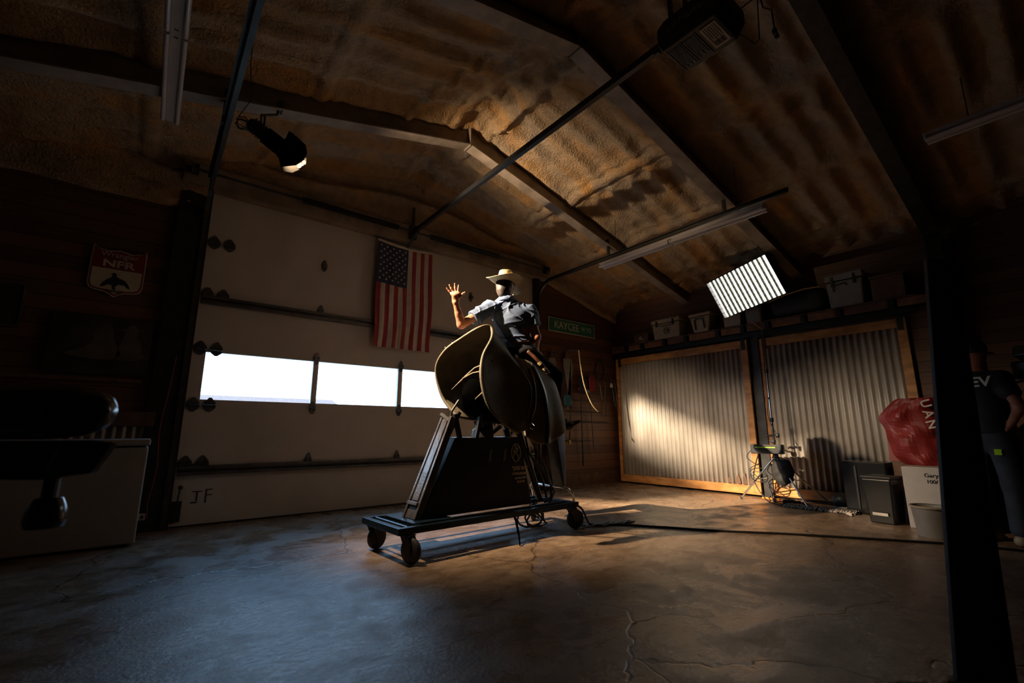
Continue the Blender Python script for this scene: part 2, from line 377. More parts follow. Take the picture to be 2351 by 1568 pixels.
# signed-distance bodies -> one continuous skin (surface nets)
def rc(a, b, ra, rb, w=None, f=1.0):
    a = np.array(a, float); b = np.array(b, float)
    wv = None if w is None else np.array(w, float) / np.linalg.norm(w)
    def F(P):
        pa = P - a; ba = b - a; t = np.clip((pa @ ba) / max(ba @ ba, 1e-9), 0, 1)
        q = pa - t[..., None] * ba
        if wv is not None:
            c = q @ wv; q = q + (c * (1 / f - 1))[..., None] * wv
        return np.sqrt((q * q).sum(-1)) - (ra + t * (rb - ra))
    r = max(ra, rb) * max(1, f) + 0.03
    return F, np.minimum(a, b) - r, np.maximum(a, b) + r
def nets(prims, h, k=0.03, disp=None, cut=None):
    lo = np.min([p[1] for p in prims], axis=0) - 2 * h - k; hi = np.max([p[2] for p in prims], axis=0) + 2 * h + k
    n = np.ceil((hi - lo) / h).astype(int) + 1
    D = np.full(n, 1.0)
    ax = [lo[i] + h * np.arange(n[i]) for i in range(3)]
    for F, a, b in prims:
        i0 = np.maximum(((a - k - lo) / h).astype(int) - 1, 0); i1 = np.minimum(((b + k - lo) / h).astype(int) + 2, n)
        sl = tuple(slice(i0[i], i1[i]) for i in range(3))
        P = np.stack(np.meshgrid(*[ax[i][sl[i]] for i in range(3)], indexing='ij'), -1)
        d = F(P); e = D[sl]
        hh = np.clip(0.5 + 0.5 * (e - d) / k, 0, 1)
        D[sl] = e * (1 - hh) + d * hh - k * hh * (1 - hh)
    if disp is not None or cut is not None:
        P = np.stack(np.meshgrid(*ax, indexing='ij'), -1)
        if disp is not None: D = D + np.where(np.abs(D) < 0.06, disp(P), 0)
        if cut is not None: D = np.maximum(D, cut(P))
    s = D < 0
    c = np.zeros(n - 1, int)
    for dx in (0, 1):
        for dy in (0, 1):
            for dz in (0, 1): c += s[dx:n[0] - 1 + dx, dy:n[1] - 1 + dy, dz:n[2] - 1 + dz]
    act = (c > 0) & (c < 8); idx = -np.ones(n - 1, int); ids = np.argwhere(act); idx[act] = np.arange(len(ids))
    acc = np.zeros((len(ids), 3)); cnt = np.zeros(len(ids))
    cor = [(0, 0, 0), (1, 0, 0), (0, 1, 0), (1, 1, 0), (0, 0, 1), (1, 0, 1), (0, 1, 1), (1, 1, 1)]
    for i in range(8):
        for j in range(i + 1, 8):
            if sum(abs(cor[i][q] - cor[j][q]) for q in range(3)) != 1: continue
            A = ids + cor[i]; B = ids + cor[j]
            da = D[A[:, 0], A[:, 1], A[:, 2]]; db = D[B[:, 0], B[:, 1], B[:, 2]]
            m = (da < 0) != (db < 0); t = np.where(m, da / np.where(m, da - db, 1), 0)
            pt = A + (B - A) * t[:, None]; acc[m] += pt[m]; cnt[m] += 1
    V = acc / cnt[:, None] * h + lo
    F = []
    for a in range(3):
        u, v = (a + 1) % 3, (a + 2) % 3
        d = np.zeros(3, int); d[a] = 1
        A = s[tuple(slice(0, n[i] - d[i]) for i in range(3))]; B = s[tuple(slice(d[i], n[i]) for i in range(3))]
        E = np.argwhere(A != B)
        for e in E:
            if e[u] == 0 or e[v] == 0 or e[u] >= n[u] - 1 or e[v] >= n[v] - 1 or e[a] >= n[a] - 1: continue
            q = []
            for (ou, ov) in ((0, 0), (-1, 0), (-1, -1), (0, -1)):
                w_ = e.copy(); w_[u] += ou; w_[v] += ov; q.append(idx[w_[0], w_[1], w_[2]])
            if min(q) < 0: continue
            if not s[e[0], e[1], e[2]]: q = q[::-1]
            F.append(q)
    b = MB(); b.v = [Vector(p) for p in V]; b.f = F; b.m = [0] * len(F)
    return b

# ================================================================== THE ROOM
b = MB(); b.bb((ROOM_X0 - .15, ROOM_Y0 - .15, -0.15), (ROOM_X1 + .15, ROOM_Y1 + .14, 0.0)); b.build('floor', 'floor', kind='structure')
# ceiling: sprayed foam over ribbed roofing and purlins, real relief
def ceiling():
    xs = np.concatenate([np.arange(ROOM_X0 - .1, RIDGE_X, 0.03), np.arange(RIDGE_X, ROOM_X1 + .12, 0.03)])
    ys = np.concatenate([np.arange(ROOM_Y0 - .1, -0.6, 0.12), np.arange(-0.6, ROOM_Y1 + .12, 0.022)])
    X, Y = np.meshgrid(xs, ys, indexing='ij')
    d = np.abs(X - RIDGE_X)
    wob = 0.06 * fbm(X * 3, Y * 3, 3, 5)
    ph = (Y + wob) / 0.305
    rib = 0.5 + 0.5 * np.cos(2 * np.pi * ph)
    amp = 0.075 * (0.6 + 0.9 * vnoise(X * 1.2, Y * 3.0, 9))
    purl = np.zeros_like(X); calm = np.ones_like(X)
    for px in (0.22, 1.75, 3.05, 4.35):
        q = d - px + 0.03 * fbm(X * 2, Y * 5, 3, int(px * 10))
        purl += 0.075 * np.exp(-(np.abs(q) / 0.075) ** 4) + 0.03 * np.exp(-((np.abs(q) - 0.13) / 0.05) ** 2)
        calm *= 1 - 0.9 * np.exp(-(q / 0.16) ** 2)
    for (x0, y0, x1, y1) in ((1.87, 4.4, 2.24, 3.15), (3.0, 4.1, 2.93, 2.7), (0.6, 6.0, 1.0, 5.1), (4.5, 2.2, 4.9, 1.2)):
        L2 = (x1 - x0) ** 2 + (y1 - y0) ** 2; t = np.clip(((X - x0) * (x1 - x0) + (Y - y0) * (y1 - y0)) / L2, 0, 1)
        q = np.hypot(X - x0 - t * (x1 - x0), Y - y0 - t * (y1 - y0))
        purl += 0.05 * np.exp(-(q / 0.035) ** 2)
    rough = np.exp(-((d - 0.1) / 0.35) ** 2)
    lump = 0.10 * fbm(X * 5, Y * 5, 4, 21) * (0.45 + 1.2 * rough) + 0.02 * fbm(X * 16, Y * 16, 3, 31) * (0.6 + rough)
    nearb = np.zeros_like(X)
    for by in (0.92, 2.5, 4.35): nearb += 0.06 * np.exp(-((Y - by) / 0.17) ** 2)
    nearb += 0.10 * np.exp(-((Y - 6.0) / 0.22) ** 2)
    D = rib ** 1.5 * amp * calm + purl + lump + nearb + 0.03
    Z = RIDGE_Z - SLOPE * np.sqrt(d ** 2 + 0.01) - D + 0.06
    m = MB(); m.grid(grid_mesh(X, Y, Z)); o = m.build('ceiling', 'foam', smooth=True, kind='structure', solid=0, fixn=False)
    # roof deck above the foam
    r = MB()
    for s in (-1, 1):
        x1 = RIDGE_X + s * 5.1
        r.prism([(RIDGE_X, ROOM_Y0 - .2, RIDGE_Z + .1), (x1, ROOM_Y0 - .2, roofz(x1) + .1), (x1, ROOM_Y0 - .2, roofz(x1) + .14), (RIDGE_X, ROOM_Y0 - .2, RIDGE_Z + .14)], (0, 9.95, 0))
    r.build('roof_deck', 'galv', o)
ceiling()
DX0, DX1, DZ = 0.28, 5.2, 3.70
b = MB()  # gable-end wall with the door opening
YB0, YB1 = 6.0, 6.14
b.prism([(ROOM_X0 - .15, YB0, 0), (DX0, YB0, 0), (DX0, YB0, roofz(DX0) + .05), (ROOM_X0 - .15, YB0, roofz(ROOM_X0 - .15) + .05)], (0, .14, 0))
b.prism([(DX1, YB0, 0), (ROOM_X1 + .15, YB0, 0), (ROOM_X1 + .15, YB0, roofz(ROOM_X1 + .15) + .05), (DX1, YB0, roofz(DX1) + .05)], (0, .14, 0))
b.prism([(DX0, YB0, DZ), (DX1, YB0, DZ), (DX1, YB0, roofz(DX1) + .05), (RIDGE_X, YB0, RIDGE_Z + .05), (DX0, YB0, roofz(DX0) + .05)], (0, .14, 0))
wb_ = b.build('wall_back', 'plank', kind='structure')
# sprayed foam over the upper gable
xs = np.arange(ROOM_X0, ROOM_X1, 0.04); ts = np.linspace(0, 1, 34)
X, T = np.meshgrid(xs, ts, indexing='ij')
zb = np.where(X < DX0, 3.42 - 0.02 * (DX0 - X), np.where(X > DX1, 3.73 - 0.26 * (X - 5.33), 3.93)) + 0.05 * fbm(X * 4, X * 0 + 3, 3, 3)
zt = RIDGE_Z - SLOPE * np.abs(X - RIDGE_X) + .02
Z = zb + (zt - zb) * T
Yq = 5.985 - (0.05 + 0.10 * fbm(X * 2.2, Z * 3.5, 4, 51) + 0.03 * fbm(X * 9, Z * 9, 3, 53)) * np.clip(T * 9, 0, 1) ** .5 - 0.10 * T ** 5 - 0.07 * np.exp(-((Z - zb - 0.32 + 0.12 * np.sin(X * 1.7)) / 0.07) ** 2)
m = MB(); m.grid(grid_mesh(X, Yq, Z)); m.build('gable_foam', 'foam', wb_, smooth=True)
b = MB(); b.bb((ROOM_X1, ROOM_Y0, 0), (ROOM_X1 + .14, ROOM_Y1, 3.62)); b.build('wall_right', 'plank', kind='structure')
b = MB(); b.bb((ROOM_X0 - .14, ROOM_Y0, 0), (ROOM_X0, ROOM_Y1, 3.62)); b.build('wall_left', 'plank', kind='structure')
b = MB(); b.prism([(ROOM_X0 - .15, ROOM_Y0, 0), (ROOM_X1 + .15, ROOM_Y0, 0), (ROOM_X1 + .15, ROOM_Y0, roofz(ROOM_X1 + .15) + .05), (RIDGE_X, ROOM_Y0, RIDGE_Z + .05), (ROOM_X0 - .15, ROOM_Y0, roofz(ROOM_X0 - .15) + .05)], (0, -.14, 0)); b.build('wall_front', 'plank', kind='structure')
# corrugated tin wainscot on the door wall, left of the door
def corr(name, p0, du, w, z0, z1, out, pitch=0.075, amp=0.018, m='corr', parent=None, **k):
    p0 = Vector(p0); du = Vector(du).normalized(); out = Vector(out); n = int(w / pitch * 10); P = []
    for i in range(n + 1):
        u = w * i / n; h = amp * math.cos(2 * math.pi * u / pitch)
        h = amp * math.copysign(abs(h / amp) ** .7, h)
        q = p0 + du * u + out * h; P.append([(q.x, q.y, z0), (q.x, q.y, z1)])
    mb = MB(); mb.grid(P); return mb.build(name, m, parent, smooth=True, solid=0.0015, **k)
corr('trim_1', (ROOM_X0, 5.96, 0), (1, 0, 0), 2.1, 0, 1.02, (0, -1, 0), kind='structure')
b = MB(); b.bb((ROOM_X0, 5.93, 1.02), (0.05, 5.995, 1.16)); b.bb((ROOM_X0, 5.945, 1.45), (-.1, 5.995, 1.48)); b.build('trim_2', 'wood_dark', kind='structure')
b = MB(); b.bb((5.36, 5.95, 0), (7.36, 5.995, 0.22)); b.build('baseboard_back', 'wood_dark', kind='structure')
# door jambs and header
b = MB(); b.bb((DX0 - .30, 5.93, 0), (DX0, 6.0, 3.72)); b.bb((DX1, 5.93, 0), (DX1 + .12, 6.0, 3.72)); b.build('trim_3', 'steel_dark', kind='structure')
b = MB(); b.bb((DX0 - .30, 5.86, 3.70), (DX1 + .25, 6.0, 3.95)); b.build('trim_4', 'beam', kind='structure')

# steel roof frames: rafter with web and flanges plus wall columns
def roof_frame(y, x0, x1, cols, matn, label):
    t = thing('roof_frame', (RIDGE_X, y, 0), kind='structure')
    for s, xe in ((-1, x0), (1, x1)):
        def P(x, dz): return (x, y, RIDGE_Z - 0.30 - SLOPE * abs(x - RIDGE_X) + dz)
        mb = MB()
        mb.beam(P(RIDGE_X, 0), P(xe, 0), 0.15, 0.012)          # bottom flange
        mb.beam(P(RIDGE_X, .28), P(xe, .28), 0.15, 0.012)
        mb.prism([(RIDGE_X, y - .005, P(RIDGE_X, 0)[2]), (xe, y - .005, P(xe, 0)[2]), (xe, y - .005, P(xe, .28)[2]), (RIDGE_X, y - .005, P(RIDGE_X, .28)[2])], (0, .01, 0))
        mb.build('rafter', matn, t)
    mb = MB(); mb.bb((RIDGE_X - .008, y - .075, 4.43), (RIDGE_X + .008, y + .075, 4.78)); 
    for dy in (-.05, .05):
        mb.lathe([(0, 0), (.012, 0), (.012, .03), (0, .03)], (RIDGE_X - .02, y + dy, 4.47), (1, 0, 0), 8)
    mb.build('splice_plate', matn, t)
    for xc in cols:
        mb = MB(); s = 1 if xc > RIDGE_X else -1; zt = roofz(xc) - .3
        mb.bb((xc - .13, y - .075, 0), (xc - .118, y + .075, zt)); mb.bb((xc + .118, y - .075, 0), (xc + .13, y + .075, zt)); mb.bb((xc - .118, y - .005, 0), (xc + .118, y + .005, zt)); mb.bb((xc - .16, y - .1, 0), (xc + .16, y + .1, .012))
        mb.build('column', matn, t)
roof_frame(4.35, -1.9, 7.46, (-1.9,), 'beam', '')
roof_frame(2.5, -1.9, 7.46, (-1.9,), 'beam', '')
roof_frame(0.92, -1.9, 7.34, (-1.9, 7.34), 'steel_dark', '')

# ---------------------------------------------------------------- the overhead door
door = thing('door_1', (2.74, 6.0, 0), kind='structure')
MUL = [1.58, 2.72, 3.87]
for i in range(6):
    z0 = 0.015 + i * 0.617; z1 = z0 + 0.6168
    b = MB()
    if i == 2:
        b.bb((DX0, 6.01, z0), (DX1, 6.06, 1.31)); b.bb((DX0, 6.01, 1.835), (DX1, 6.06, z1)); b.bb((DX0, 6.01, 1.31), (0.41, 6.06, 1.835)); b.bb((5.02, 6.01, 1.31), (DX1, 6.06, 1.835))
        for x in MUL: b.bb((x - .032, 6.01, 1.31), (x + .032, 6.06, 1.835))
    else: b.bb((DX0, 6.01, z0), (DX1, 6.06, z1))
    sec = b.build('door_section', 'doorpaint', door)
    if i == 2:
        xs_ = [0.41] + [v for x in MUL for v in (x - .032, x + .032)] + [5.02]
        for k in range(4):
            b = MB(); b.bb((xs_[2 * k], 6.035, 1.31), (xs_[2 * k + 1], 6.039, 1.835)); b.build('pane', 'glass', sec)
for z in (0.565, 2.42):
    b = MB()
    for (dy, dz, w, h) in ((-.05, .03, .012, .03), (-.05, -.03, .012, .03), (-.025, .045, .05, .006), (-.025, -.045, .05, .006), (-.003, 0, .006, .09)):
        b.bb((DX0 + .02, 6.01 + dy - w / 2, z + dz - h / 2), (DX1 - .02, 6.01 + dy + w / 2, z + dz + h / 2))
    b.build('stiffening_bar', 'doorhw', door, bevel=.004)
def hinge(x, z, big=False):
    b = MB(); y = 6.008; w = .036 if not big else .062
    b.prism([(x - w, y, z - .01), (x - w * .9, y, z + .03), (x - .012, y, z + .085), (x + .012, y, z + .085), (x + w * .9, y, z + .03), (x + w, y, z - .01), (x + w * .8, y, z - .04), (x + .012, y, z - .07), (x - .012, y, z - .07), (x - w * .8, y, z - .04)], (0, -.008, 0))
    b.tube([(x - w * .9, y - .022, z), (x + w * .9, y - .022, z)], .012, 8)
    for dx in (-.6, .6): b.bb((x + dx * w - .006, y - .04, z - .02), (x + dx * w + .006, y, z + .02))
    b.build('hinge', 'doorhw', door)
for k in range(1, 6):
    z = 0.015 + k * .617 - .002
    for x in MUL: hinge(x, z)
    hinge(DX0 + .075, z, True); hinge(DX0 + .225, z, True); hinge(DX1 - .08, z, True)
b = MB(); b.bb((.29, 5.985, .06), (.37, 6.008, .26)); b.tube([(.33, 5.98, .24), (.34, 5.97, .40)], .008, 8); b.lathe([(0, 0), (.02, 0), (.022, .03), (0, .035)], (.34, 5.975, .40), (0, -1, 0), 10); b.bb((.24, 5.975, .1), (.36, 5.99, .13)); b.build('latch', 'steel_dark', door)
b = MB(); b.bb((DX0, 6.0, 0.0), (DX1, 6.07, .016)); b.build('bottom_seal', 'black_soft', door)
def initials(x, z):
    b = MB()
    for (x0, z0, x1, z1) in ((-.07, .07, .02, .08), (-.03, -.02, -.018, .07), (-.075, -.04, -.018, -.028), (.05, .085, .11, .095), (.055, .03, .11, .04), (.05, -.045, .062, .09)): b.bb((x + x0, 6.006, z + z0), (x + x1, 6.009, z + z1))
    b.build('marker_lettering', 'steel_dark', door)
initials(.52, .27)
# outside world seen through the panes
b = MB(); b.bb((-60, 6.5, -.35), (90, 120, -.3)); b.build('outdoor_ground', 'ground', kind='structure')
t = thing('neighbouring_shed', (2.0, 26, -.3), 'low brown roofed shed outside, seen through the door window', 'shed')
b = MB(); b.bb((-6.5, 24.5, -.3), (7.3, 28, 2.05)); b.build('wall', 'ground', t)
b = MB(); b.prism([(-7.0, 24, 2.0), (-7.0, 26.2, 2.68), (-7.0, 28.5, 2.0)], (14.9, 0, 0)); b.build('roof', 'rust', t)

# curved-corner tracks of the door
def track(name, x, label):
    t = thing('door_track', (x, 5.9, 0), label, 'track', 'overhead door tracks')
    pts = [(x, 5.93, 0.02), (x, 5.93, 3.25)]
    for a in range(0, 91, 15): pts.append((x, 5.58 + .35 * math.cos(R(a)), 3.25 + .35 * math.sin(R(a))))
    pts.append((x, 1.75, 3.6))
    b = MB(); n = len(pts); rows = []
    for i, p in enumerate(pts):
        q0 = Vector(pts[max(i - 1, 0)]); q1 = Vector(pts[min(i + 1, n - 1)]); d = (q1 - q0).normalized(); nn = Vector((1, 0, 0)).cross(d); p = Vector(p)
        rows.append([p + Vector((sx, 0, 0)) + nn * w for sx, w in ((.02, .026), (.02, -.026), (-.02, -.026), (-.02, -.020), (.014, -.020), (.014, .020), (-.02, .020), (-.02, .026))])
    b.grid(rows, closed=True); b.build('channel', 'track', t, smooth=False, fixn=True)
    s = -1 if x < 2 else 1
    b = MB(); b.bb((x + s * .022, 5.5, 3.60), (x + s * .026, 1.75, 3.64)); b.bb((x + s * .022, 5.5, 3.64), (x + s * .05, 1.75, 3.644)); b.build('angle_iron', 'track', t)
    for yh in (2.46, 4.3):
        b = MB(); b.bb((x + s * .024, yh, 3.6), (x + s * .05, yh + .04, roofz(x) - .2)); b.build('hanger', 'steel_dark', t)
    return t
track('l', 0.235, 'steel door track rising left of the overhead door and running back under the ceiling')
track('r', 5.27, 'steel door track running back along the ceiling above the right fluorescent lights')
# torsion tube
t = thing('torsion_shaft', (2.72, 5.8, 3.86), 'dark torsion shaft with springs mounted above the overhead door', 'shaft')
b = MB(); b.tube([(-.02, 5.80, 3.84), (5.45, 5.80, 3.84)], .014, 10); b.build('rod', 'steel_dark', t)
for (a, c) in ((1.2, 2.5), (3.0, 4.3)):
    b = MB(); P = []
    for i in range(int((c - a) / .012) * 6): P.append((a + i * .002, 5.80 + .035 * math.cos(i * math.pi / 3), 3.84 + .035 * math.sin(i * math.pi / 3)))
    b.tube(P, .0045, 4); b.build('spring', 'steel_dark', t)
for x in (.08, 5.36):
    b = MB(); b.lathe([(0, -.03), (.07, -.03), (.06, -.02), (.06, .02), (.07, .03), (0, .03)], (x, 5.8, 3.84), (1, 0, 0), 20); b.build('cable_drum', 'steel_dark', t)
b = MB(); b.bb((2.68, 5.79, 3.74), (2.78, 5.86, 3.94)); b.bb((2.73, 5.84, 3.9), (2.76, 5.87, 4.25)); b.build('bearing_bracket', 'steel_dark', t)

# opener: rail and powered head
t = thing('door_opener', (2.72, 3.5, 3.82), 'black ceiling-mounted garage door opener with long dark rail', 'opener')
b = MB(); b.beam((2.72, 5.78, 3.83), (2.72, 1.5, 3.83), .045, .06); b.build('rail', 'black', t)
b = MB(); b.bb((2.70, 5.65, 3.78), (2.74, 5.82, 3.87)); b.tube([(2.72, 5.7, 3.8), (2.70, 5.93, 3.62)], .012, 8); b.build('door_arm', 'steel_dark', t)
hb = MB(); hb.prism([(2.56, 1.14, 3.62), (2.56, 1.52, 3.62), (2.56, 1.56, 3.70), (2.56, 1.56, 3.82), (2.56, 1.50, 3.86), (2.56, 1.16, 3.86), (2.56, 1.08, 3.80), (2.56, 1.08, 3.70)], (.32, 0, 0))
head = hb.build('motor_head', 'black', t, bevel=.012)
# warning label and print on the side facing the door wall's left
b = MB(); b.bb((2.60, 1.16, 3.614), (2.83, 1.27, 3.617)); lb = b.build('label', 'tan', head)
b = MB()
for i in range(6): b.bb((2.62, 1.175 + i * .015, 3.612), (2.62 + .12 + .06 * (i % 2), 1.18 + i * .015, 3.6135))
b.bb((2.76, 1.18, 3.612), (2.81, 1.25, 3.6135)); b.build('label_print', 'black', lb)
b = MB()
for y in (1.295, 1.40, 1.505): b.bb((2.59, y, 3.612), (2.85, y + .004, 3.618))
for i in range(8): b.bb((2.60, 1.31 + i * .0105, 3.613), (2.82 - .03 * (i % 3), 1.314 + i * .0105, 3.6175)); b.bb((2.60, 1.415 + i * .0105, 3.613), (2.84 - .02 * (i % 3), 1.419 + i * .0105, 3.6175))
b.build('printed_panel', 'grey', head)
text('LiftMaster', .07, 'grey', head, (2.556, 1.33, 3.76), (0, -1, 0), (0, 0, 1), 'lettering', .002)
b = MB(); b.bb((2.54, 1.54, 3.62), (2.58, 1.58, 3.65)); b.build('button', 'steel_dark', head)
for y in (1.2, 1.45):
    for xh in (2.60, 2.82):
        b = MB(); b.bb((xh, y, 3.86), (xh + .02, y + .03, 4.62)); b.build('hanger', 'steel_dark', t)
for k, (P) in enumerate(([(2.84, 1.1, 3.8), (2.98, 1.0, 3.95), (3.05, 1.15, 4.2), (3.0, 1.1, 4.55)], [(2.86, 1.16, 3.7), (3.05, 1.1, 3.66), (3.2, 1.12, 3.8), (3.25, 1.1, 4.5)])):
    b = MB(); b.tube(P, .005, 6); b.build('cord', 'black', t)
# plug dangling from the ceiling
t = thing('hanging_cord_plug', (3.45, 1.1, 4.2), 'dangling black power cord with plug, up by the dark roof frame', 'plug')
b = MB(); b.tube([(3.28, 1.15, 4.55), (3.35, 1.12, 4.18), (3.46, 1.1, 4.22), (3.47, 1.1, 4.05)], .006, 6); b.build('cable', 'black', t)
b = MB(); b.box((3.47, 1.1, 4.02), (.04, .03, .05), None, .006); b.box((3.5, 1.1, 4.0), (.03, .03, .03), None, .005); b.build('plug', 'black', t)

# ---------------------------------------------------------------- fluorescent fixtures
def fixture(x, y0, y1, z, label, group='fluorescent strip lights'):
    t = thing('fluorescent_light', (x, (y0 + y1) / 2, z), label, 'light fixture', group)
    b = MB(); b.prism([(x - .055, y0, z + .06), (x - .035, y0, z), (x + .035, y0, z), (x + .055, y0, z + .06)], (0, y1 - y0, 0)); h = b.build('housing', 'tube', t, bevel=.004)
    L = y1 - y0; n = max(1, round(L / 1.22))
    for s in (-1, 1):
        for k in range(n):
            a = y0 + L * k / n + .015; c = y0 + L * (k + 1) / n - .015
            b = MB(); b.tube([(x + s * .052, a, z - .004), (x + s * .052, c, z - .004)], .0165, 12); b.build('tube', 'glass_tube', t, smooth='auto')
            for q in (a, c):
                b = MB(); b.box((x + s * .052, q, z + .008), (.03, .012, .05)); b.build('lamp_holder', 'tube', t)
    for q in (y0 + .3, y1 - .3):
        b = MB(); b.tube([(x, q, z + .05), (x, q, roofz(x) - .05)], .004, 6); b.build('hanging_wire', 'steel_dark', t)
    for k in range(1, n):
        for dq in (-.05, .03):
            q = y0 + L * k / n + dq; b = MB(); b.bb((x - .012, q, z - .004), (x + .012, q + .01, z + .001)); b.build('screw', 'chrome', t)
fixture(-0.17, 2.4, 4.72, 3.68, 'twin tube fluorescent fixture seen end on at the upper left, unlit')
fixture(5.16, 1.95, 4.35, 3.42, 'unlit twin tube fluorescent fixture beside the right door track')
fixture(5.30, -1.8, 0.60, 3.58, 'unlit twin tube fluorescent fixture behind the dark roof frame, at the upper right')

# ================================================================== LIGHTING GEAR
MAT['leafm'] = mat('barn_door_inner', (0.0009, 0.0008, 0.0007), 0.9, 0, 0.1, spec=0.0)
MAT['matte'] = mat('matte_black', (0.0012, 0.0012, 0.0012), 0.9, 0, 0.1, spec=0.0)
t = thing('stage_spotlight', (0.62, 4.25, 3.95), 'black stage spotlight with open barn doors hanging from the far roof beam', 'spotlight')
ax = (AIM - LAMP).normalized()
b = MB(); bk = LAMP - ax * .05
b.lathe([(0, -.30), (.035, -.30), (.055, -.27), (.06, -.16), (.075, -.15), (.078, .0), (.085, .02), (.085, .06), (.078, .06), (.07, .03), (.055, .01), (.05, -.03), (0, -.03)], LAMP - ax * .02, ax, 20)
body = b.build('lamp_body', 'matte', t, smooth='auto')
b = MB(); x_, y_, z_ = frame(ax)
for k in range(5): b.lathe([(.062, 0), (.07, 0), (.07, .008), (.062, .008)], LAMP - ax * (.2 + .022 * k), ax, 20)
b.build('cooling_fin', 'steel_dark', body)
top = Vector((.62, 4.30, 3.98))
mid = LAMP - ax * .20
b = MB(); b.tube([mid + Vector((0, .09, 0)), mid + Vector((0, .09, .10)), mid + Vector((-.02, .0, .16)), mid + Vector((0, -.09, .10)), mid + Vector((0, -.09, 0))], .008, 8); b.build('yoke', 'black', t)
b = MB(); b.tube([mid + Vector((-.02, 0, .16)), (.60, 4.30, 3.86), (.62, 4.33, 3.98)], .011, 8); b.box((.62, 4.33, 3.97), (.05, .07, .10)); b.build('clamp', 'steel_dark', t)
b = MB()
P = [mid + Vector((-.05, 0, 0)) - ax * .06]
for k in range(26): P.append(mid + Vector((-.15 + .05 * math.cos(k * 1.1), .03 * math.sin(k * .7), .02 + .05 * math.sin(k * 1.1))))
P += [Vector((.38, 4.2, 3.85)), Vector((.33, 4.1, 4.08)), Vector((.28, 3.6, 4.0)), Vector((.25, 3.0, 3.64))]
b.tube(P, .004, 5); b.build('power_cord', 'black', t)
def leaf(pts, out, dist=.21, wide=.9):
    # sheet hinged at the front ring and tipped inwards so its free edge cuts the beam along the line through pts
    ds = [(Vector(p) - LAMP).normalized() for p in pts]
    n = ds[0].cross(ds[1]).normalized()
    if n.dot(Vector(out)) < 0: n = -n
    b = MB(); b.grid([[LAMP + d * dist, LAMP + (d + n * wide).normalized() * .10] for d in ds])
    return b.build('barn_door', 'leafm', t, solid=.0015)
leaf([(7.38, 6.9, 2.16), (7.38, 4.27, 1.01), (7.38, 3.43, .64), (7.38, 2.9, .75), (7.38, 1.2, 1.2)], (0, 0, 1), .21, .75)
leaf([LAMP + Vector((1, .2158, k)) for k in (6, 2.5, .8, 0, -.6, -2, -20)], (0, 1, 0), .21, 3.0)
leaf([(0.6, 3.47, 0), (3.0, 2.54, 0), (7.38, .85, 0), LAMP + Vector((6.78, -2.62, 0)), LAMP + Vector((6.8, -1.9, 3.46)), LAMP + Vector((2, 0, 3.4))], (0, -1, 0), .2, 2.0)
dq = [(Vector(p) - LAMP).normalized() for p in ((7.38, 5.75, .78), (7.38, 4.0, .05), (5.3, 4.3, 0), (4.8, 5.3, 0))]
b = MB(); b.prism([LAMP + d * .19 for d in dq], ax * .002); b.build('beam_blocker', 'leafm', t)  # extra plate added to keep the beam off the tin door's lower left

# LED softbox
Cn = Vector((6.83, 2.98, 3.10)); U_ = Vector((-.18, -.97, .14)).normalized(); N_ = Vector((-.90, .11, -.42)); N_ = (N_ - U_ * N_.dot(U_)).normalized(); V_ = N_.cross(U_) * -1
if V_.z < 0: V_ = -V_
SW, SH = 1.0, 0.61
t = thing('led_softbox', (7.02, 2.92, 2.75), 'glowing LED panel with black fabric egg crate grid on top of the light stand', 'light panel')
def SP(u, v, n): return Cn + U_ * u + V_ * v + N_ * n
def obox(b, u0, u1, v0, v1, n0, n1):
    P = [SP(u, v, n) for n in (n0, n1) for v in (v0, v1) for u in (u0, u1)]
    b.add(P, [(0, 2, 3, 1), (4, 5, 7, 6), (0, 1, 5, 4), (2, 6, 7, 3), (0, 4, 6, 2), (1, 3, 7, 5)])
b = MB(); b.add([SP(-SW / 2, -SH / 2, 0), SP(SW / 2, -SH / 2, 0), SP(SW / 2, SH / 2, 0), SP(-SW / 2, SH / 2, 0)], [(0, 1, 2, 3)])
b.build('diffuser', 'led', t)
b = MB(); obox(b, -SW / 2 - .02, SW / 2 + .02, -SH / 2 - .02, SH / 2 + .02, -.10, -.004); b.build('led_housing', 'black', t, bevel=.01, fixn=True)
b = MB(); e = .012
obox(b, -SW / 2 - e, -SW / 2, -SH / 2 - e, SH / 2 + e, -.01, .075); obox(b, SW / 2, SW / 2 + e, -SH / 2 - e, SH / 2 + e, -.01, .075); obox(b, -SW / 2, SW / 2, -SH / 2 - e, -SH / 2, -.01, .075); obox(b, -SW / 2, SW / 2, SH / 2, SH / 2 + e, -.01, .075)
b.build('grid_frame', 'black', t, fixn=True)
b = MB()
NC, NR = 14, 8
for i in range(1, NC): obox(b, -SW / 2 + SW * i / NC - .0012, -SW / 2 + SW * i / NC + .0012, -SH / 2, SH / 2, .006, .072)
for j in range(1, NR): obox(b, -SW / 2, SW / 2, -SH / 2 + SH * j / NR - .0012, -SH / 2 + SH * j / NR + .0012, .006, .072)
b.build('egg_crate_grid', 'grid', t, fixn=True)
b = MB(); a_ = SP(0, -.02, -.10); b.tube([SP(-.25, -SH / 2, -.06), SP(-.18, -.28, -.14), a_ - N_ * .08, SP(.18, -.28, -.14), SP(.25, -SH / 2, -.06)], .012, 8); b.tube([a_ - N_ * .08, (7.04, 2.92, 2.80)], .018, 8); b.build('yoke', 'black', t)

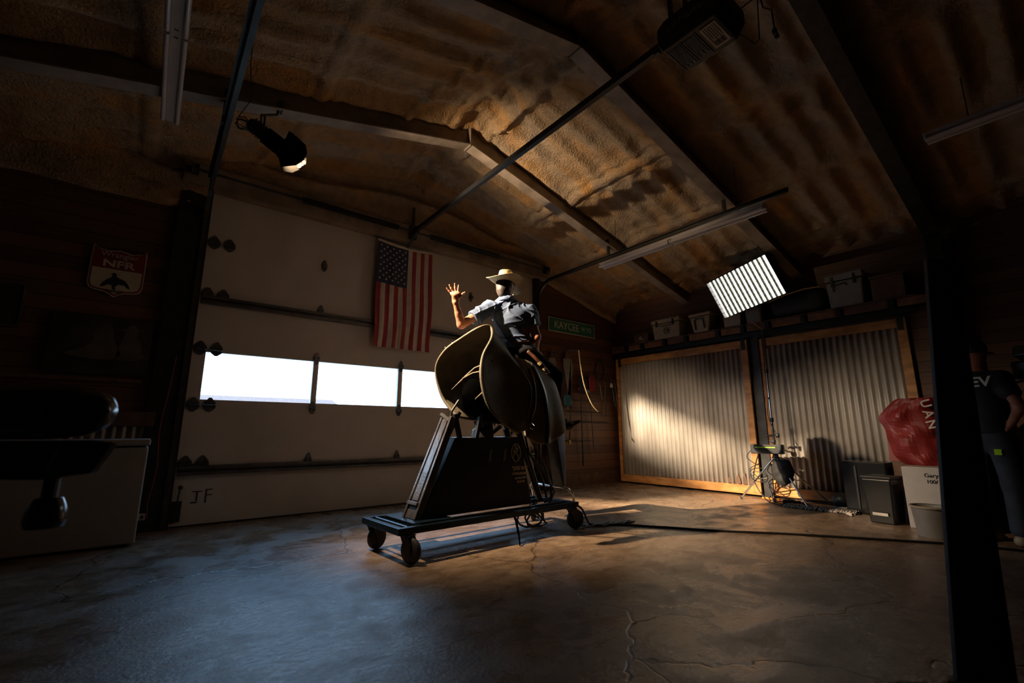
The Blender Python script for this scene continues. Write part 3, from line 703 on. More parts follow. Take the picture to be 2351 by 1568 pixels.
# stand
t = thing('light_stand', (7.02, 2.9, 0), 'chrome tripod light stand carrying the LED panel in front of the tin doors', 'light stand')
for (z0, z1, r, nm) in ((.55, 1.15, .0175, 'pole_lower'), (1.12, 1.85, .014, 'pole_middle'), (1.82, 2.78, .0095, 'pole_upper')):
    b = MB(); b.tube([(7.02, 2.9, z0), (7.02, 2.9, z1)], r, 14); b.build('pole_section', 'chrome', t, smooth='auto')
for z in (1.13, 1.83):
    b = MB(); b.lathe([(0, -.03), (.024, -.03), (.026, 0), (.024, .03), (0, .03)], (7.02, 2.9, z), (0, 0, 1), 14); b.tube([(7.02, 2.9, z), (6.96, 2.87, z)], .007, 6); b.build('locking_collar', 'black', t, smooth='auto')
b = MB(); b.lathe([(0, 0), (.035, 0), (.04, .02), (.035, .05), (.02, .06)], (7.02, 2.9, .60), (0, 0, 1), 14); b.build('leg_hub', 'steel_dark', t)
b = MB(); b.lathe([(0, 0), (.03, 0), (.03, .03), (0, .03)], (7.02, 2.9, .34), (0, 0, 1), 14); b.build('brace_hub', 'steel_dark', t)
for (fx, fy) in ((6.98, 3.42), (6.72, 2.45), (7.30, 2.38)):
    b = MB(); d = Vector((fx, fy, .012)) - Vector((7.02, 2.9, .63)); b.tube([(7.02, 2.9, .63), (fx, fy, .012)], .012, 10); lg = b.build('leg', 'chrome', t, smooth='auto')
    b = MB(); q = Vector((7.02, 2.9, .63)) + d * .55; b.tube([(7.02, 2.9, .35), q], .007, 8); b.build('brace', 'chrome', lg)
    b = MB(); b.lathe([(0, 0), (.017, 0), (.014, .03), (0, .03)], (fx, fy, 0), (0, 0, 1), 10); b.build('rubber_foot', 'black', lg)
# ballast box clamped to the stand
t = thing('ballast_box', (6.98, 3.0, .62), 'black control box with lime stripe clamped across the light stand', 'control box')
b = MB(); b.box((6.97, 2.98, .72), (.10, .42, .13), Euler((0, 0, R(8))).to_matrix(), .012); bx_ = b.build('case', 'black', t)
b = MB(); b.box((6.917, 2.99, .745), (.004, .26, .012), Euler((0, 0, R(8))).to_matrix()); b.build('stripe', 'lime', bx_)
b = MB(); b.box((7.0, 2.91, .83), (.05, .07, .05), None, .01); b.tube([(6.98, 2.95, .86), (7.0, 3.03, .88)], .012, 8); b.tube([(7.0, 2.86, .92), (7.03, 2.99, .90)], .016, 8); b.lathe([(0, 0), (.03, 0), (.03, .03), (0, .03)], (7.0, 2.82, .91), (0, 1, 0), 10); b.build('clamp', 'black', t)
# sandbag
t = thing('sandbag', (6.93, 2.78, .33), 'black sandbag hanging between the legs of the light stand', 'sandbag')
P = []
for i in range(15):
    z = .58 - .34 * i / 14; w = .10 + .035 * math.sin(i / 14 * math.pi) - (.09 * max(0, (i - 11) / 3)); th = .035 + .03 * math.sin(i / 14 * math.pi)
    P.append([(6.92 + th * math.cos(a) * (1 + .15 * math.sin(3 * a + i)), 2.79 + w * math.sin(a) * (1 + .06 * math.sin(5 * a + i * 1.3)), z) for a in [2 * math.pi * k / 20 for k in range(20)]])
b = MB(); b.grid(P, closed=True); b.build('bag', 'black_soft', t, smooth=True, solid=.006)
b = MB(); b.tube([(6.95, 2.83, .575), (7.0, 2.88, .62), (6.95, 2.74, .58)], .008, 6); b.tube([(6.92, 2.68, .52), (6.90, 2.63, .44), (6.92, 2.68, .38)], .008, 6); b.build('strap', 'black_soft', t)
def cable(name, pts, r, label, cat='cable', m='black', group=None, wig=0):
    # smooth spline through points
    pts = [Vector(p) for p in pts]; out = []
    for i in range(len(pts) - 1):
        p0 = pts[max(i - 1, 0)]; p1 = pts[i]; p2 = pts[i + 1]; p3 = pts[min(i + 2, len(pts) - 1)]
        for k in range(8):
            u = k / 8; out.append(.5 * ((2 * p1) + (p2 - p0) * u + (2 * p0 - 5 * p1 + 4 * p2 - p3) * u * u + (3 * p1 - p0 - 3 * p2 + p3) * u ** 3))
    out.append(pts[-1]); b = MB(); b.tube(out, r, 7)
    o = b.build(name, m, smooth=True); return tag(o, label, cat, group)
random.seed(3)
P = [(6.95, 3.18, .72), (6.93, 3.26, .60), (6.95, 3.14, .50)]
for k in range(10): P.append((6.95 + .03 * math.cos(k), 3.13 + .13 * math.sin(k * 1.45), .42 + .09 * math.cos(k * 1.45) - .012 * k))
P += [(6.93, 3.0, .2), (6.9, 2.95, .05), (6.85, 2.85, .012), (6.9, 2.7, .012)]
cable('coiled_cable', P, .006, 'tangle of black cables hanging from the left end of the control box')
cable('looped_cable', [(7.0, 2.86, .95), (6.96, 2.92, 1.2), (7.0, 2.9, 1.45)], .005, 'thin black lead running up the stand from the clamp')
cable('floor_cable', [(6.95, 3.1, .66), (6.95, 3.2, .3), (6.9, 3.05, .05), (6.8, 2.9, .012), (6.7, 2.7, .012), (6.76, 2.45, .012), (6.72, 2.2, .012), (6.6, 2.05, .012), (6.68, 1.92, .012), (6.8, 1.95, .012), (6.75, 2.1, .012), (6.9, 2.05, .012), (6.95, 1.8, .012)], .008, 'black power cable snaking along the tin doors from the stand to the bins')
t = thing('power_brick', (6.9, 2.78, 0), 'black power brick and coiled lead on the floor under the stand', 'power brick')
b = MB(); b.box((6.93, 2.72, .032), (.09, .20, .055), Euler((0, 0, R(6))).to_matrix(), .012); b.build('case', 'black', t)
P = []
for k in range(40): P.append((6.90 + .10 * math.cos(k * .6), 2.80 + .14 * math.sin(k * .6), .012 + .0015 * k))
b = MB(); b.tube(P, .006, 6); b.build('coiled_lead', 'black', t)

# ================================================================== TIN SLIDING DOORS ALONG THE RIGHT WALL
def tin_door(x, y0, y1, label, m='corr'):
    t = thing('sliding_tin_door', (x, (y0 + y1) / 2, 0), label, 'sliding door', 'corrugated tin sliding doors')
    corr('corrugated_sheet', (x, y1 - .05, 0), (0, -1, 0), y1 - y0 - .1, .12, 2.32, (-1, 0, 0), parent=t, pitch=.082)
    for nm, a, c in (('stile', (x - .035, y0, .03), (x + .01, y0 + .10, 2.40)), ('stile', (x - .035, y1 - .07, .03), (x + .01, y1, 2.40)), ('rail', (x - .035, y0 + .10, .03), (x + .01, y1 - .07, .16)), ('rail', (x - .035, y0 + .10, 2.28), (x + .01, y1 - .07, 2.40))):
        b = MB(); b.bb(a, c); b.build(nm, 'pine', t, bevel=.004)
    for y in (y0 + .06, y1 - .1):
        b = MB(); b.bb((x - .045, y - .03, 2.24), (x - .036, y + .03, 2.50)); b.lathe([(0, 0), (.04, 0), (.04, .02), (0, .02)], (x - .02, y, 2.50), (-1, 0, 0), 14); b.build('hanger_strap', 'black', t)
    return t
t1 = tin_door(7.36, 3.28, 6.0 - .10, 'corrugated tin sliding door in pine frame nearest the overhead door, crossed by light')
tin_door(7.46, 1.33, 3.16, 'corrugated tin sliding door in pine frame right of the light stand')
b = MB()
for i, (y, z, h) in enumerate(((3.62, .20, .14), (3.52, .20, .18), (3.75, .2, .1), (3.42, .2, .12))): b.prism([(7.342, y - .035, .17), (7.342, y + .035, .17), (7.342, y + .03, .17 + h * .6), (7.342, y, .17 + h), (7.342, y - .03, .17 + h * .5)], (-.001, 0, 0))
b.build('rust_stain', 'wood_dark', t1)
t = thing('door_rail', (7.36, 3.6, 2.42), 'black steel rail carrying the sliding tin doors under the shelf', 'rail')
b = MB(); b.bb((7.30, 1.2, 2.43), (7.42, 5.95, 2.50)); tag(b.build('track', 'black', t))
b = MB(); b.bb((7.40, 3.14, 0.0), (7.499, 3.30, 2.43)); b.build('trim_5', 'steel_dark', kind='structure')
# shelf over the doors
MAT['shelfwood'] = mat('shelf_wood', (0.20, 0.085, 0.04), 0.6, 0, 0.3, 9, 0.2)
t = thing('storage_shelf', (7.2, 3.6, 2.5), 'rough wooden shelf over the tin doors holding coolers and bins', 'shelf')
y = 5.9; i = 0
while y > 1.2:
    w = (.34, .30, .42, .36, .50)[i % 5]
    b = MB(); b.bb((7.20, y - w, 2.505), (7.24, y - .02, 2.60)); b.build('front_board', 'wood_dark' if i % 3 == 0 else 'shelfwood', t)
    b = MB(); b.bb((7.17, y - w - .06, 2.50), (7.49, y - w, 2.605)); b.build('joist', 'black', t); y -= w + .07; i += 1
b = MB(); b.bb((7.20, 1.15, 2.606), (7.495, 5.92, 2.625)); b.build('deck_board', 'wood_dark', t)
# ================================================================== BUCKING MACHINE ON ITS CART
MAT['belt'] = mat('tooled_belt', (0.30, 0.09, 0.03), 0.45, 0, 0, 45, 0.4, 60, col2=(0.10, 0.03, 0.012))
MAT['chan'] = mat('worn_channel_steel', (0.16, 0.14, 0.13), 0.28, 0.75, 0.3, 9, 0.1, 50)
CA = Vector((1.57, 3.34, 0)); CX = Vector((1.98, .11, 0)).normalized(); CY = Vector((-CX.y, CX.x, 0))
def CP(x, y, z): return CA + CX * x + CY * y + Vector((0, 0, z))     # cart frame: x along, y across (far side positive)
CL, CW = 1.98, 0.60
mach = thing('bucking_machine', CP(1.0, .3, 0), 'black mechanical bucking machine with draped leather cover on a wheeled steel cart', 'bucking machine')
def cb(b, p, q, w, h): return b.beam(CP(*p), CP(*q), w, h)
b = MB(); z = .235
for y in (0.0, CW): cb(b, (-.025, y, z), (CL + .02, y, z), .05, .05)
for x in (0.0, .17, CL): cb(b, (x, .02, z), (x, CW - .02, z), .05, .05)
b.tube([CP(.075, .03, .25), CP(.075, CW - .03, .25)], .012, 10)
cb(b, (.17, .14, z), (CL, .14, z), .04, .04); cb(b, (.17, CW - .14, z), (CL, CW - .14, z), .04, .04)
cartf = b.build('cart_frame', 'blue_black', mach, bevel=.004)
b = MB(); b.tube([CP(CL - .02, .0, .25), CP(CL - .04, .0, .33), CP(CL - .09, .02, .39), CP(CL - .11, .07, .405), CP(CL - .11, CW - .07, .405), CP(CL - .09, CW - .02, .39), CP(CL - .04, CW, .33), CP(CL - .02, CW, .25)], .013, 12); b.build('push_handle', 'chrome', mach, smooth='auto')
b = MB(); b.add([CP(.14, .05, .262), CP(.52, .05, .262), CP(.52, CW - .05, .262), CP(.14, CW - .05, .262), CP(.14, .05, .268), CP(.52, .05, .268), CP(.52, CW - .05, .268), CP(.14, CW - .05, .268)], [(3, 2, 1, 0), (4, 5, 6, 7), (0, 1, 5, 4), (1, 2, 6, 5), (2, 3, 7, 6), (3, 0, 4, 7)]); b.build('base_plate', 'blue_black', mach)
def caster(x, y, ang):
    c = thing('caster', CP(x, y, 0)); c.parent = mach; c.location = ORG[c.name] - ORG[mach.name]
    d = Vector((math.cos(ang), math.sin(ang), 0)); a = Vector((-d.y, d.x, 0)); o = CP(x, y, 0) + d * .045 + Vector((0, 0, .095))
    b = MB(); b.lathe([(.03, -.022), (.082, -.022), (.092, -.014), (.095, 0), (.092, .014), (.082, .022), (.03, .022)], o, a, 28); w = b.build('wheel', 'black_soft', c, smooth='auto')
    b = MB(); b.lathe([(.0, -.026), (.03, -.026), (.034, -.02), (.034, .02), (.03, .026), (0, .026)], o, a, 16); b.build('wheel_hub', 'steel_dark', w)
    b = MB()
    for s in (-1, 1):
        q = a * s * .034
        b.prism([o + q - d * .02 + Vector((0, 0, -.02)), o + q + d * .02 + Vector((0, 0, -.02)), o + q + d * .028 + Vector((0, 0, .05)), o + q - d * .0 + Vector((0, 0, .105)), o + q - d * .08 + Vector((0, 0, .105))], a * s * .004)
    b.box(o - d * .04 + Vector((0, 0, .106)), (.09, .09, .006), Euler((0, 0, ang)).to_matrix()); b.lathe([(0, 0), (.03, 0), (.03, .014), (0, .014)], o - d * .045 + Vector((0, 0, .108)), (0, 0, 1), 14)
    b.lathe([(0, -.04), (.01, -.04), (.01, .04), (0, .04)], o, a, 8); b.build('fork', 'steel_dark', c)
    b = MB(); b.box(CP(x, y, .2), (.075, .075, .03), Euler((0, 0, math.atan2(CX.y, CX.x))).to_matrix()); b.build('mount_block', 'blue_black', c)
caster(.07, .02, R(-70)); caster(.05, CW - .04, R(20)); caster(CL - .05, .02, R(-15)); caster(CL - .06, CW - .03, R(40))
# pedestal body: sheet-metal frustum
Bz0, Bz1 = .27, .915
def body_pts(z):
    t_ = (z - Bz0) / (Bz1 - Bz0); xl = .26 + (.60 - .26) * t_; xr = 1.50 - (1.50 - 1.38) * t_; y0 = .15 + .03 * t_; y1 = .47 - .03 * t_
    return [CP(xl, y0, z), CP(xr, y0, z), CP(xr, y1, z), CP(xl, y1, z)]
b = MB(); P0 = body_pts(Bz0); P1 = body_pts(Bz1)
b.add(P0 + P1, [(3, 2, 1, 0), (4, 5, 6, 7), (0, 1, 5, 4), (1, 2, 6, 5), (2, 3, 7, 6), (3, 0, 4, 7)])
ped = b.build('pedestal_housing', 'black', mach, bevel=.008)
# sloped channel column on the left end
b = MB(); A0 = CP(.215, .26, .27); A1 = CP(.565, .27, 1.10); ux, uy, uz = frame(A1 - A0, CY)
side = CY; nrm = (A1 - A0).normalized().cross(side).normalized()
if nrm.dot(CX) > 0: nrm = -nrm
w0, w1 = .105, .085
def q(t_, s, n_): return A0 + (A1 - A0) * t_ + side * s * (w0 + (w1 - w0) * t_) + nrm * n_
b.add([q(0, -1, 0), q(0, 1, 0), q(1, 1, 0), q(1, -1, 0), q(0, -1, -.05), q(0, 1, -.05), q(1, 1, -.05), q(1, -1, -.05)], [(3, 2, 1, 0), (4, 5, 6, 7), (0, 1, 5, 4), (1, 2, 6, 5), (2, 3, 7, 6), (3, 0, 4, 7)])
chn = b.build('sloped_channel', 'chan', mach, bevel=.004, fixn=True)
b = MB()
for s0, s1 in ((-1.0, -.72), (.72, 1.0), (-.45, .45)):
    lo_, hi_ = (0.0, 1.0) if abs(s0) > .5 else (.16, .97)
    b.add([q(lo_, s0, 0), q(lo_, s1, 0), q(hi_, s1, 0), q(hi_, s0, 0), q(lo_, s0, .012), q(lo_, s1, .012), q(hi_, s1, .012), q(hi_, s0, .012)], [(3, 2, 1, 0), (4, 5, 6, 7), (0, 1, 5, 4), (1, 2, 6, 5), (2, 3, 7, 6), (3, 0, 4, 7)])
b.add([q(.115, -.8, .004), q(.115, .8, .004), q(.145, .8, .004), q(.145, -.8, .004), q(.115, -.8, .03), q(.115, .8, .03), q(.145, .8, .03), q(.145, -.8, .03)], [(3, 2, 1, 0), (4, 5, 6, 7), (0, 1, 5, 4), (1, 2, 6, 5), (2, 3, 7, 6), (3, 0, 4, 7)])
b.build('raised_rib', 'chan', chn, bevel=.003, fixn=True)
# struts, pivot post and rear arms
for (p, q_) in (((.66, .2, .9), (.60, .2, 1.12)), ((.84, .2, .9), (.90, .2, 1.16)), ((1.02, .2, .9), (1.04, .25, 1.2)), ((1.10, .4, .9), (1.3, .4, 1.02)), ((.66, .42, .9), (.8, .42, 1.15))):
    b = MB(); b.beam(CP(*p), CP(*q_), .035, .035); b.build('strut', 'black', mach)
b = MB(); b.lathe([(0, 0), (.11, 0), (.10, .08), (.07, .10), (.07, .45), (0, .45)], CP(1.0, .31, .9), (0, 0, 1), 20); b.build('pivot_post', 'black', mach, smooth='auto')
for (y, dx) in ((.20, 0), (.42, .03)):
    b = MB(); b.tube([CP(1.36 + dx, y, 1.0), CP(1.66 + dx, y, .30)], .032, 12); st = b.build('hydraulic_cylinder', 'black', mach, smooth='auto')
    b = MB(); b.tube([CP(1.30 + dx, y, 1.14), CP(1.37 + dx, y, .98)], .016, 10); b.build('piston_rod', 'chrome', st)
for k, pts in enumerate(([(1.38, .12, .98), (1.48, .10, .85), (1.60, .08, .65), (1.68, .06, .45), (1.66, .04, .33), (1.60, .08, .28)], [(1.40, .14, .95), (1.44, .12, .75), (1.58, .06, .58), (1.72, .05, .38), (1.70, .1, .27)], [(1.36, .2, .9), (1.5, .16, .74), (1.64, .14, .5), (1.70, .14, .3)])):
    pv = [CP(*p) for p in pts]; b = MB(); b.tube(pv, .011, 8); b.build('hydraulic_hose', 'black', mach, smooth=True)
P = []
for k in range(30): P.append(CP(1.38 + .13 * math.cos(k * .62) + .004 * k, .06 + .05 * math.sin(k * .35), .15 + .075 * math.sin(k * .62)))
b = MB(); b.tube([CP(1.3, .15, .24)] + P + [CP(1.5, .15, .24)], .009, 7); b.build('hose_coil', 'black', mach, smooth=True)
b = MB(); b.tube([CP(1.16, .05, .25), CP(1.14, -.02, .18), CP(1.10, -.10, .08), CP(1.05, -.17, .01)], [.011, .012, .010, .006], 7); b.build('dangling_strap', 'matte', mach)
# decals on the near face
MAT['decal'] = mat('faded_decal', (0.55, 0.45, 0.30), 0.6)
pn = CX.cross(Vector((0, 0, 1))).normalized()
def FP(x, z): 
    t_ = (z - Bz0) / (Bz1 - Bz0); return CP(x, .15 + .03 * t_ - .004, z)
zd = (FP(1, .9) - FP(1, .3)).normalized()
for i, (s, sz, z) in enumerate((('"JUDGE HUNK"', .050, .615), ('OF RIVER ROCKLEDGE', .034, .565), ('Stephenville, TX 76401', .026, .525), ('(817) 554-1056', .026, .490))):
    text(s, sz, 'decal', ped, FP(1.36, z), CX, zd, 'lettering', .0015, .62, .0006)
b = MB(); cc = FP(1.31, .765)
P = [cc + CX * (.058 * math.cos(a)) + zd * (.085 * math.sin(a)) for a in [2 * math.pi * k / 28 for k in range(29)]]; b.tube(P, .0035, 5)
b.tube([cc + CX * x + zd * z for x, z in ((-.04, -.05), (-.02, 0), (-.03, .03), (0, .045), (.02, .02), (.0, -.01), (.03, -.03), (.02, -.07))], .004, 5); b.tube([cc + CX * x + zd * z for x, z in ((-.02, .0), (.01, .03), (.04, .05))], .004, 5); b.tube([cc + CX * x + zd * z for x, z in ((.0, .04), (.01, .06), (-.01, .07), (-.02, .05))], .004, 5)
b.build('bull_rider_emblem', 'decal', ped)
for x in (.99, 1.17):
    b = MB()
    for dx, dz in ((-.008, 0), (.008, 0)): b.beam(FP(x + dx - .012, .70), FP(x + dx + .008, .80), .003, .003)
    b.beam(FP(x - .02, .70), FP(x - .004, .70), .003, .003); b.beam(FP(x, .80), FP(x + .016, .80), .003, .003); b.build('vertical_mark', 'decal', ped)

# barrel of the machine under the cover
def superell(c, ax_, up, L, rw, rh, n=26, m=20, e=2.6):
    z_ = Vector(ax_).normalized(); y_ = Vector(up) - z_ * Vector(up).dot(z_); y_.normalize(); x_ = y_.cross(z_); P = []
    for i in range(m + 1):
        s = -1 + 2 * i / m; k = (1 - abs(s) ** e) ** (1 / e) if abs(s) < 1 else 0; k = max(k, .01)
        P.append([Vector(c) + z_ * s * L + x_ * rw * k * math.cos(a) + y_ * rh * k * math.sin(a) for a in [2 * math.pi * j / n for j in range(n)]])
    return P
b = MB(); b.grid(superell((2.88, 3.68, 1.31), (1, .05, .02), (0, 0, 1), .60, .18, .27), closed=True); brl = b.build('barrel', 'matte', mach, smooth=True)
b = MB(); random.seed(11)
for k in range(16): x = 2.38 + k * .045; z0 = 1.06; b.prism([(x, 3.60, z0), (x + .03, 3.60, z0), (x + .02, 3.60, z0 - .025 - random.random() * .03)], (0, .01, 0))
b.build('frayed_edge', 'black_soft', brl)
b = MB(); b.tube([(2.22, 3.78, 1.03), (2.24, 3.76, 1.16), (2.3, 3.74, 1.26)], .012, 6); b.tube([CP(.56, .2, 1.05), CP(.56, .36, 1.12)], .02, 8); b.build('chain', 'steel_dark', mach)

# leather cover draped over the barrel: rear flap
def cr(P, n):
    P = [Vector(p) for p in P]; out = []
    for i in range(len(P) - 1):
        p0 = P[max(i - 1, 0)]; p1 = P[i]; p2 = P[i + 1]; p3 = P[min(i + 2, len(P) - 1)]
        for k in range(n):
            u = k / n; out.append(.5 * ((2 * p1) + (p2 - p0) * u + (2 * p0 - 5 * p1 + 4 * p2 - p3) * u * u + (3 * p1 - p0 - 3 * p2 + p3) * u ** 3))
    out.append(P[-1]); return out
rim = [(2.32, 3.79, 1.10), (2.22, 3.92, 1.30), (2.15, 3.93, 1.56), (2.15, 3.78, 1.72), (2.25, 3.63, 1.84), (2.35, 3.48, 1.93), (2.45, 3.45, 1.945), (2.43, 3.39, 1.83), (2.35, 3.42, 1.645), (2.29, 3.355, 1.43), (2.34, 3.31, 1.195), (2.50, 3.27, 1.03), (2.62, 3.24, .955)]
mid_ = [(2.50, 3.86, 1.08), (2.46, 3.96, 1.30), (2.42, 3.98, 1.56), (2.42, 3.90, 1.72), (2.48, 3.77, 1.82), (2.54, 3.62, 1.87), (2.60, 3.50, 1.86), (2.60, 3.42, 1.74), (2.58, 3.43, 1.60), (2.56, 3.39, 1.42), (2.58, 3.34, 1.24), (2.62, 3.26, 1.08), (2.68, 3.24, .97)]
frt = [(2.80, 3.92, 1.06), (2.76, 3.98, 1.28), (2.74, 3.98, 1.54), (2.72, 3.92, 1.68), (2.72, 3.82, 1.76), (2.72, 3.68, 1.79), (2.70, 3.52, 1.73), (2.74, 3.42, 1.63), (2.78, 3.36, 1.52), (2.83, 3.31, 1.38), (2.80, 3.28, 1.24), (2.74, 3.25, 1.10), (2.72, 3.235, .98)]
r3 = [cr(c, 6) for c in (rim, mid_, frt)]
rows = []
for j in range(len(r3[0])):
    rows.append(cr([r3[0][j], r3[1][j], r3[2][j]], 6))
b = MB(); b.grid(rows); cov = b.build('rear_cover_flap', ['canvas', 'canvas_in'], mach, smooth=True)
sm = cov.modifiers.new('thickness', 'SOLIDIFY'); sm.thickness = .012; sm.offset = 0; sm.material_offset = 0
b = MB(); b.tube(r3[0], .015, 10); b.build('rolled_rim', 'canvas', cov, smooth=True)
b = MB(); b.tube(r3[2][36:], .009, 8); b.build('front_hem', 'canvas', cov, smooth=True)
# inner ties across the opening
for pts in ([(2.47, 3.52, 1.62), (2.38, 3.60, 1.56), (2.34, 3.66, 1.50), (2.28, 3.72, 1.42), (2.24, 3.78, 1.36)], [(2.43, 3.53, 1.53), (2.36, 3.60, 1.51), (2.30, 3.68, 1.46)], [(2.42, 3.5, 1.38), (2.36, 3.55, 1.26)]):
    pts = [(x - .0, y - .10 + .10 * i, z) for i, (x, y, z) in enumerate(pts[:1])] + pts[1:]
    b = MB(); b.tube(pts, [.010, .008, .010, .007, .003][:len(pts)], 6); b.build('leather_tie', 'canvas', cov, smooth=True)
for p in ((2.475, 3.44, 1.87), (2.44, 3.50, 1.60), (2.20, 3.72, 1.80), (2.16, 3.78, 1.76)):
    b = MB(); b.lathe([(0, 0), (.009, 0), (.006, .006), (0, .008)], p, (-.6, -.7, .2), 10); b.build('rivet', 'chrome', cov)
# front skirt with centre strap
top_ = [(2.70, 3.45, 1.68), (2.86, 3.42, 1.66), (3.00, 3.41, 1.62), (3.15, 3.42, 1.62)]
m1_ = [(2.78, 3.36, 1.36), (2.90, 3.31, 1.36), (3.04, 3.29, 1.36), (3.18, 3.31, 1.38)]
m2_ = [(2.72, 3.29, 1.08), (2.86, 3.22, 1.07), (3.02, 3.21, 1.10), (3.20, 3.25, 1.14)]
bt_ = [(2.70, 3.25, .93), (2.82, 3.20, .86), (3.00, 3.19, .875), (3.20, 3.22, .99)]
cs = [cr(c, 6) for c in (top_, m1_, m2_, bt_)]
rows = [cr([c[j] for c in cs], 6) for j in range(len(cs[0]))]
for j, rw in enumerate(rows):
    for i, v in enumerate(rw): v += Vector((0, -.02 * math.sin(j * .9) * (i / 18.0) ** 1.5, 0))
b = MB(); b.grid(rows); sk = b.build('front_skirt', 'canvas', mach, smooth=True, solid=.014)
b = MB(); b.grid([[v + Vector((0, -.014, 0)) for v in rows[j]] for j in (8, 9, 10)]); b.build('cinch_strap', 'black', sk, smooth=True, solid=.008)
b = MB(); b.tube(cr([(2.80, 3.30, 1.56), (2.84, 3.27, 1.40), (2.82, 3.24, 1.22), (2.76, 3.21, 1.10), (2.72, 3.20, 1.03)], 5), .016, 8); b.build('billet_strap', 'leather', sk, smooth=True)
b = MB(); b.tube([(2.735, 3.19, 1.04), (2.76, 3.185, 1.02), (2.745, 3.185, .985), (2.715, 3.19, 1.0), (2.735, 3.19, 1.04)], .005, 6); b.build('buckle', 'chrome', sk)
b = MB(); b.tube(cr([(2.84, 3.36, 1.74), (2.90, 3.30, 1.66), (2.97, 3.27, 1.58), (3.02, 3.26, 1.52)], 5), .018, 8); b.build('braided_rope', 'leather', mach, smooth=True)
b = MB(); b.tube([(2.92, 3.29, 1.63), (2.94, 3.28, 1.61)], .022, 8); b.tube([(2.97, 3.27, 1.575), (2.985, 3.265, 1.56)], .022, 8); b.build('rope_binding', 'straw', mach)

# ================================================================== THE RIDER
v = lambda *a: np.array(a, float)
def wr(P):   # shirt folds
    x, y, z = P[..., 0], P[..., 1], P[..., 2]
    s = (x * .786 - y * .618); tq = z
    w = np.sin(s * 9 + 3 * np.sin(tq * 7)) * .4
    a = np.abs(np.sin((s * 16 + tq * 10 + w * 2.2))) ; c = np.abs(np.sin((s * 12 - tq * 17 + w * 3)))
    e = np.abs(np.sin(x * 31 + y * 17 + tq * 4 + w * 4))
    g = np.abs(np.sin(tq * 34 + np.sin(s * 10) * 2.2)) * 1.0
    lowz = np.clip((2.06 - z) / .12, 0, 1)
    return -(.013 * (1 - a) ** 4 + .011 * (1 - c) ** 4 + .006 * (1 - e) ** 3 + .010 * lowz * (1 - g) ** 3) + .005
sid = (.786, -.618, 0)
JW, JC, JN = v(2.92, 3.622, 1.885), v(2.845, 3.615, 2.13), v(2.775, 3.62, 2.285)
shL, elL, wrL = v(2.60, 3.69, 2.20), v(2.305, 3.735, 2.00), v(2.206, 3.689, 2.198)
shR, elR, wrR = v(2.985, 3.50, 2.19), v(3.03, 3.44, 1.92), v(3.18, 3.62, 1.83)
pel = v(2.94, 3.62, 1.765); hpR, knR, anR = v(2.96, 3.52, 1.73), v(3.26, 3.41, 1.53), v(3.25, 3.44, 1.08)
hpL, knL, anL = v(2.92, 3.76, 1.73), v(3.24, 4.02, 1.50), v(3.16, 4.05, 1.06)
hd = v(2.765, 3.625, 2.445); fw = v(.94, .30, -.10); fw /= np.linalg.norm(fw)
lt = np.cross([0, 0, 1], fw); lt /= np.linalg.norm(lt); up = np.cross(fw, lt)
rider = thing('person', (2.94, 3.62, 1.66), 'person in straw cowboy hat and blue shirt riding the bucking machine, left hand raised', 'person')
B_ = [rc(pel, JW, .12, .115, sid, 1.3), rc(JW, JC, .115, .13, sid, 1.3), rc(JC, JN, .13, .075, sid, 1.35), rc(JN, hd - up * .04, .062, .058),
      rc(JC + v(0, 0, .06), shL, .09, .062), rc(JC + v(0, 0, .06), shR, .09, .062),
      rc(shL, elL, .052, .042), rc(elL, wrL, .044, .027, (0, 0, 1), 1.0), rc(shR, elR, .052, .042), rc(elR, wrR, .043, .027),
      rc(hpR, knR, .095, .062), rc(knR, anR, .058, .04), rc(hpL, knL, .095, .062), rc(knL, anL, .058, .04),
      # head
      rc(hd - fw * .01, hd + fw * .03 + up * .03, .085, .082), rc(hd + fw * .045 - up * .05, hd + fw * .06 - up * .075, .055, .04), rc(hd + fw * .10 - up * .01, hd + fw * .118 - up * .03, .010, .014)]
for s in (-1, 1):
    B_.append(rc(hd + lt * s * .085 - up * .01 - fw * .012, hd + lt * s * .092 + up * .018 - fw * .018, .012, .018, tuple(lt), .5))
# left hand: palm faces away from the viewer
hw = v(2.206, 3.689, 2.215); pc = v(2.190, 3.665, 2.262)
def finger(b0, b1, b2, r0=.0095):
    return [rc(b0, b1, r0 + .001, r0), rc(b1, b2, r0, r0 - .002)]
H_ = [rc(elL * .55 + wrL * .45, wrL, .036, .027), rc(wrL, hw, .028, .026, (.786, -.618, 0), 1.15), rc(hw, pc, .024, .026, (.786, -.618, 0), 1.5), rc(pc - v(.025, -.020, -.012), pc + v(.022, -.018, .018), .017, .016), rc(hw, pc + v(.026, -.02, .012), .018, .016)]
H_ += finger(v(2.163, 3.690, 2.272), v(2.140, 3.703, 2.302), v(2.113, 3.708, 2.328), .0085)
H_ += finger(v(2.176, 3.678, 2.290), v(2.152, 3.685, 2.326), v(2.131, 3.686, 2.358), .0095)
H_ += finger(v(2.192, 3.664, 2.293), v(2.181, 3.663, 2.333), v(2.172, 3.655, 2.371), .0098)
H_ += finger(v(2.207, 3.650, 2.288), v(2.206, 3.642, 2.322), v(2.201, 3.632, 2.355), .0092)
H_ += [rc(v(2.205, 3.665, 2.232), v(2.232, 3.638, 2.252), .017, .012), rc(v(2.232, 3.638, 2.252), v(2.245, 3.622, 2.275), .012, .010), rc(v(2.245, 3.622, 2.275), v(2.257, 3.606, 2.288), .010, .008)]
H2 = [rc(wrR, wrR + v(.04, .05, -.03), .028, .030)]
for k in range(4): a0 = wrR + v(.05 + .008 * k, .075 - .018 * k, -.02); H2 += finger(a0, a0 + v(.03, .012, -.025), a0 + v(.012, .01, -.05), .0095)
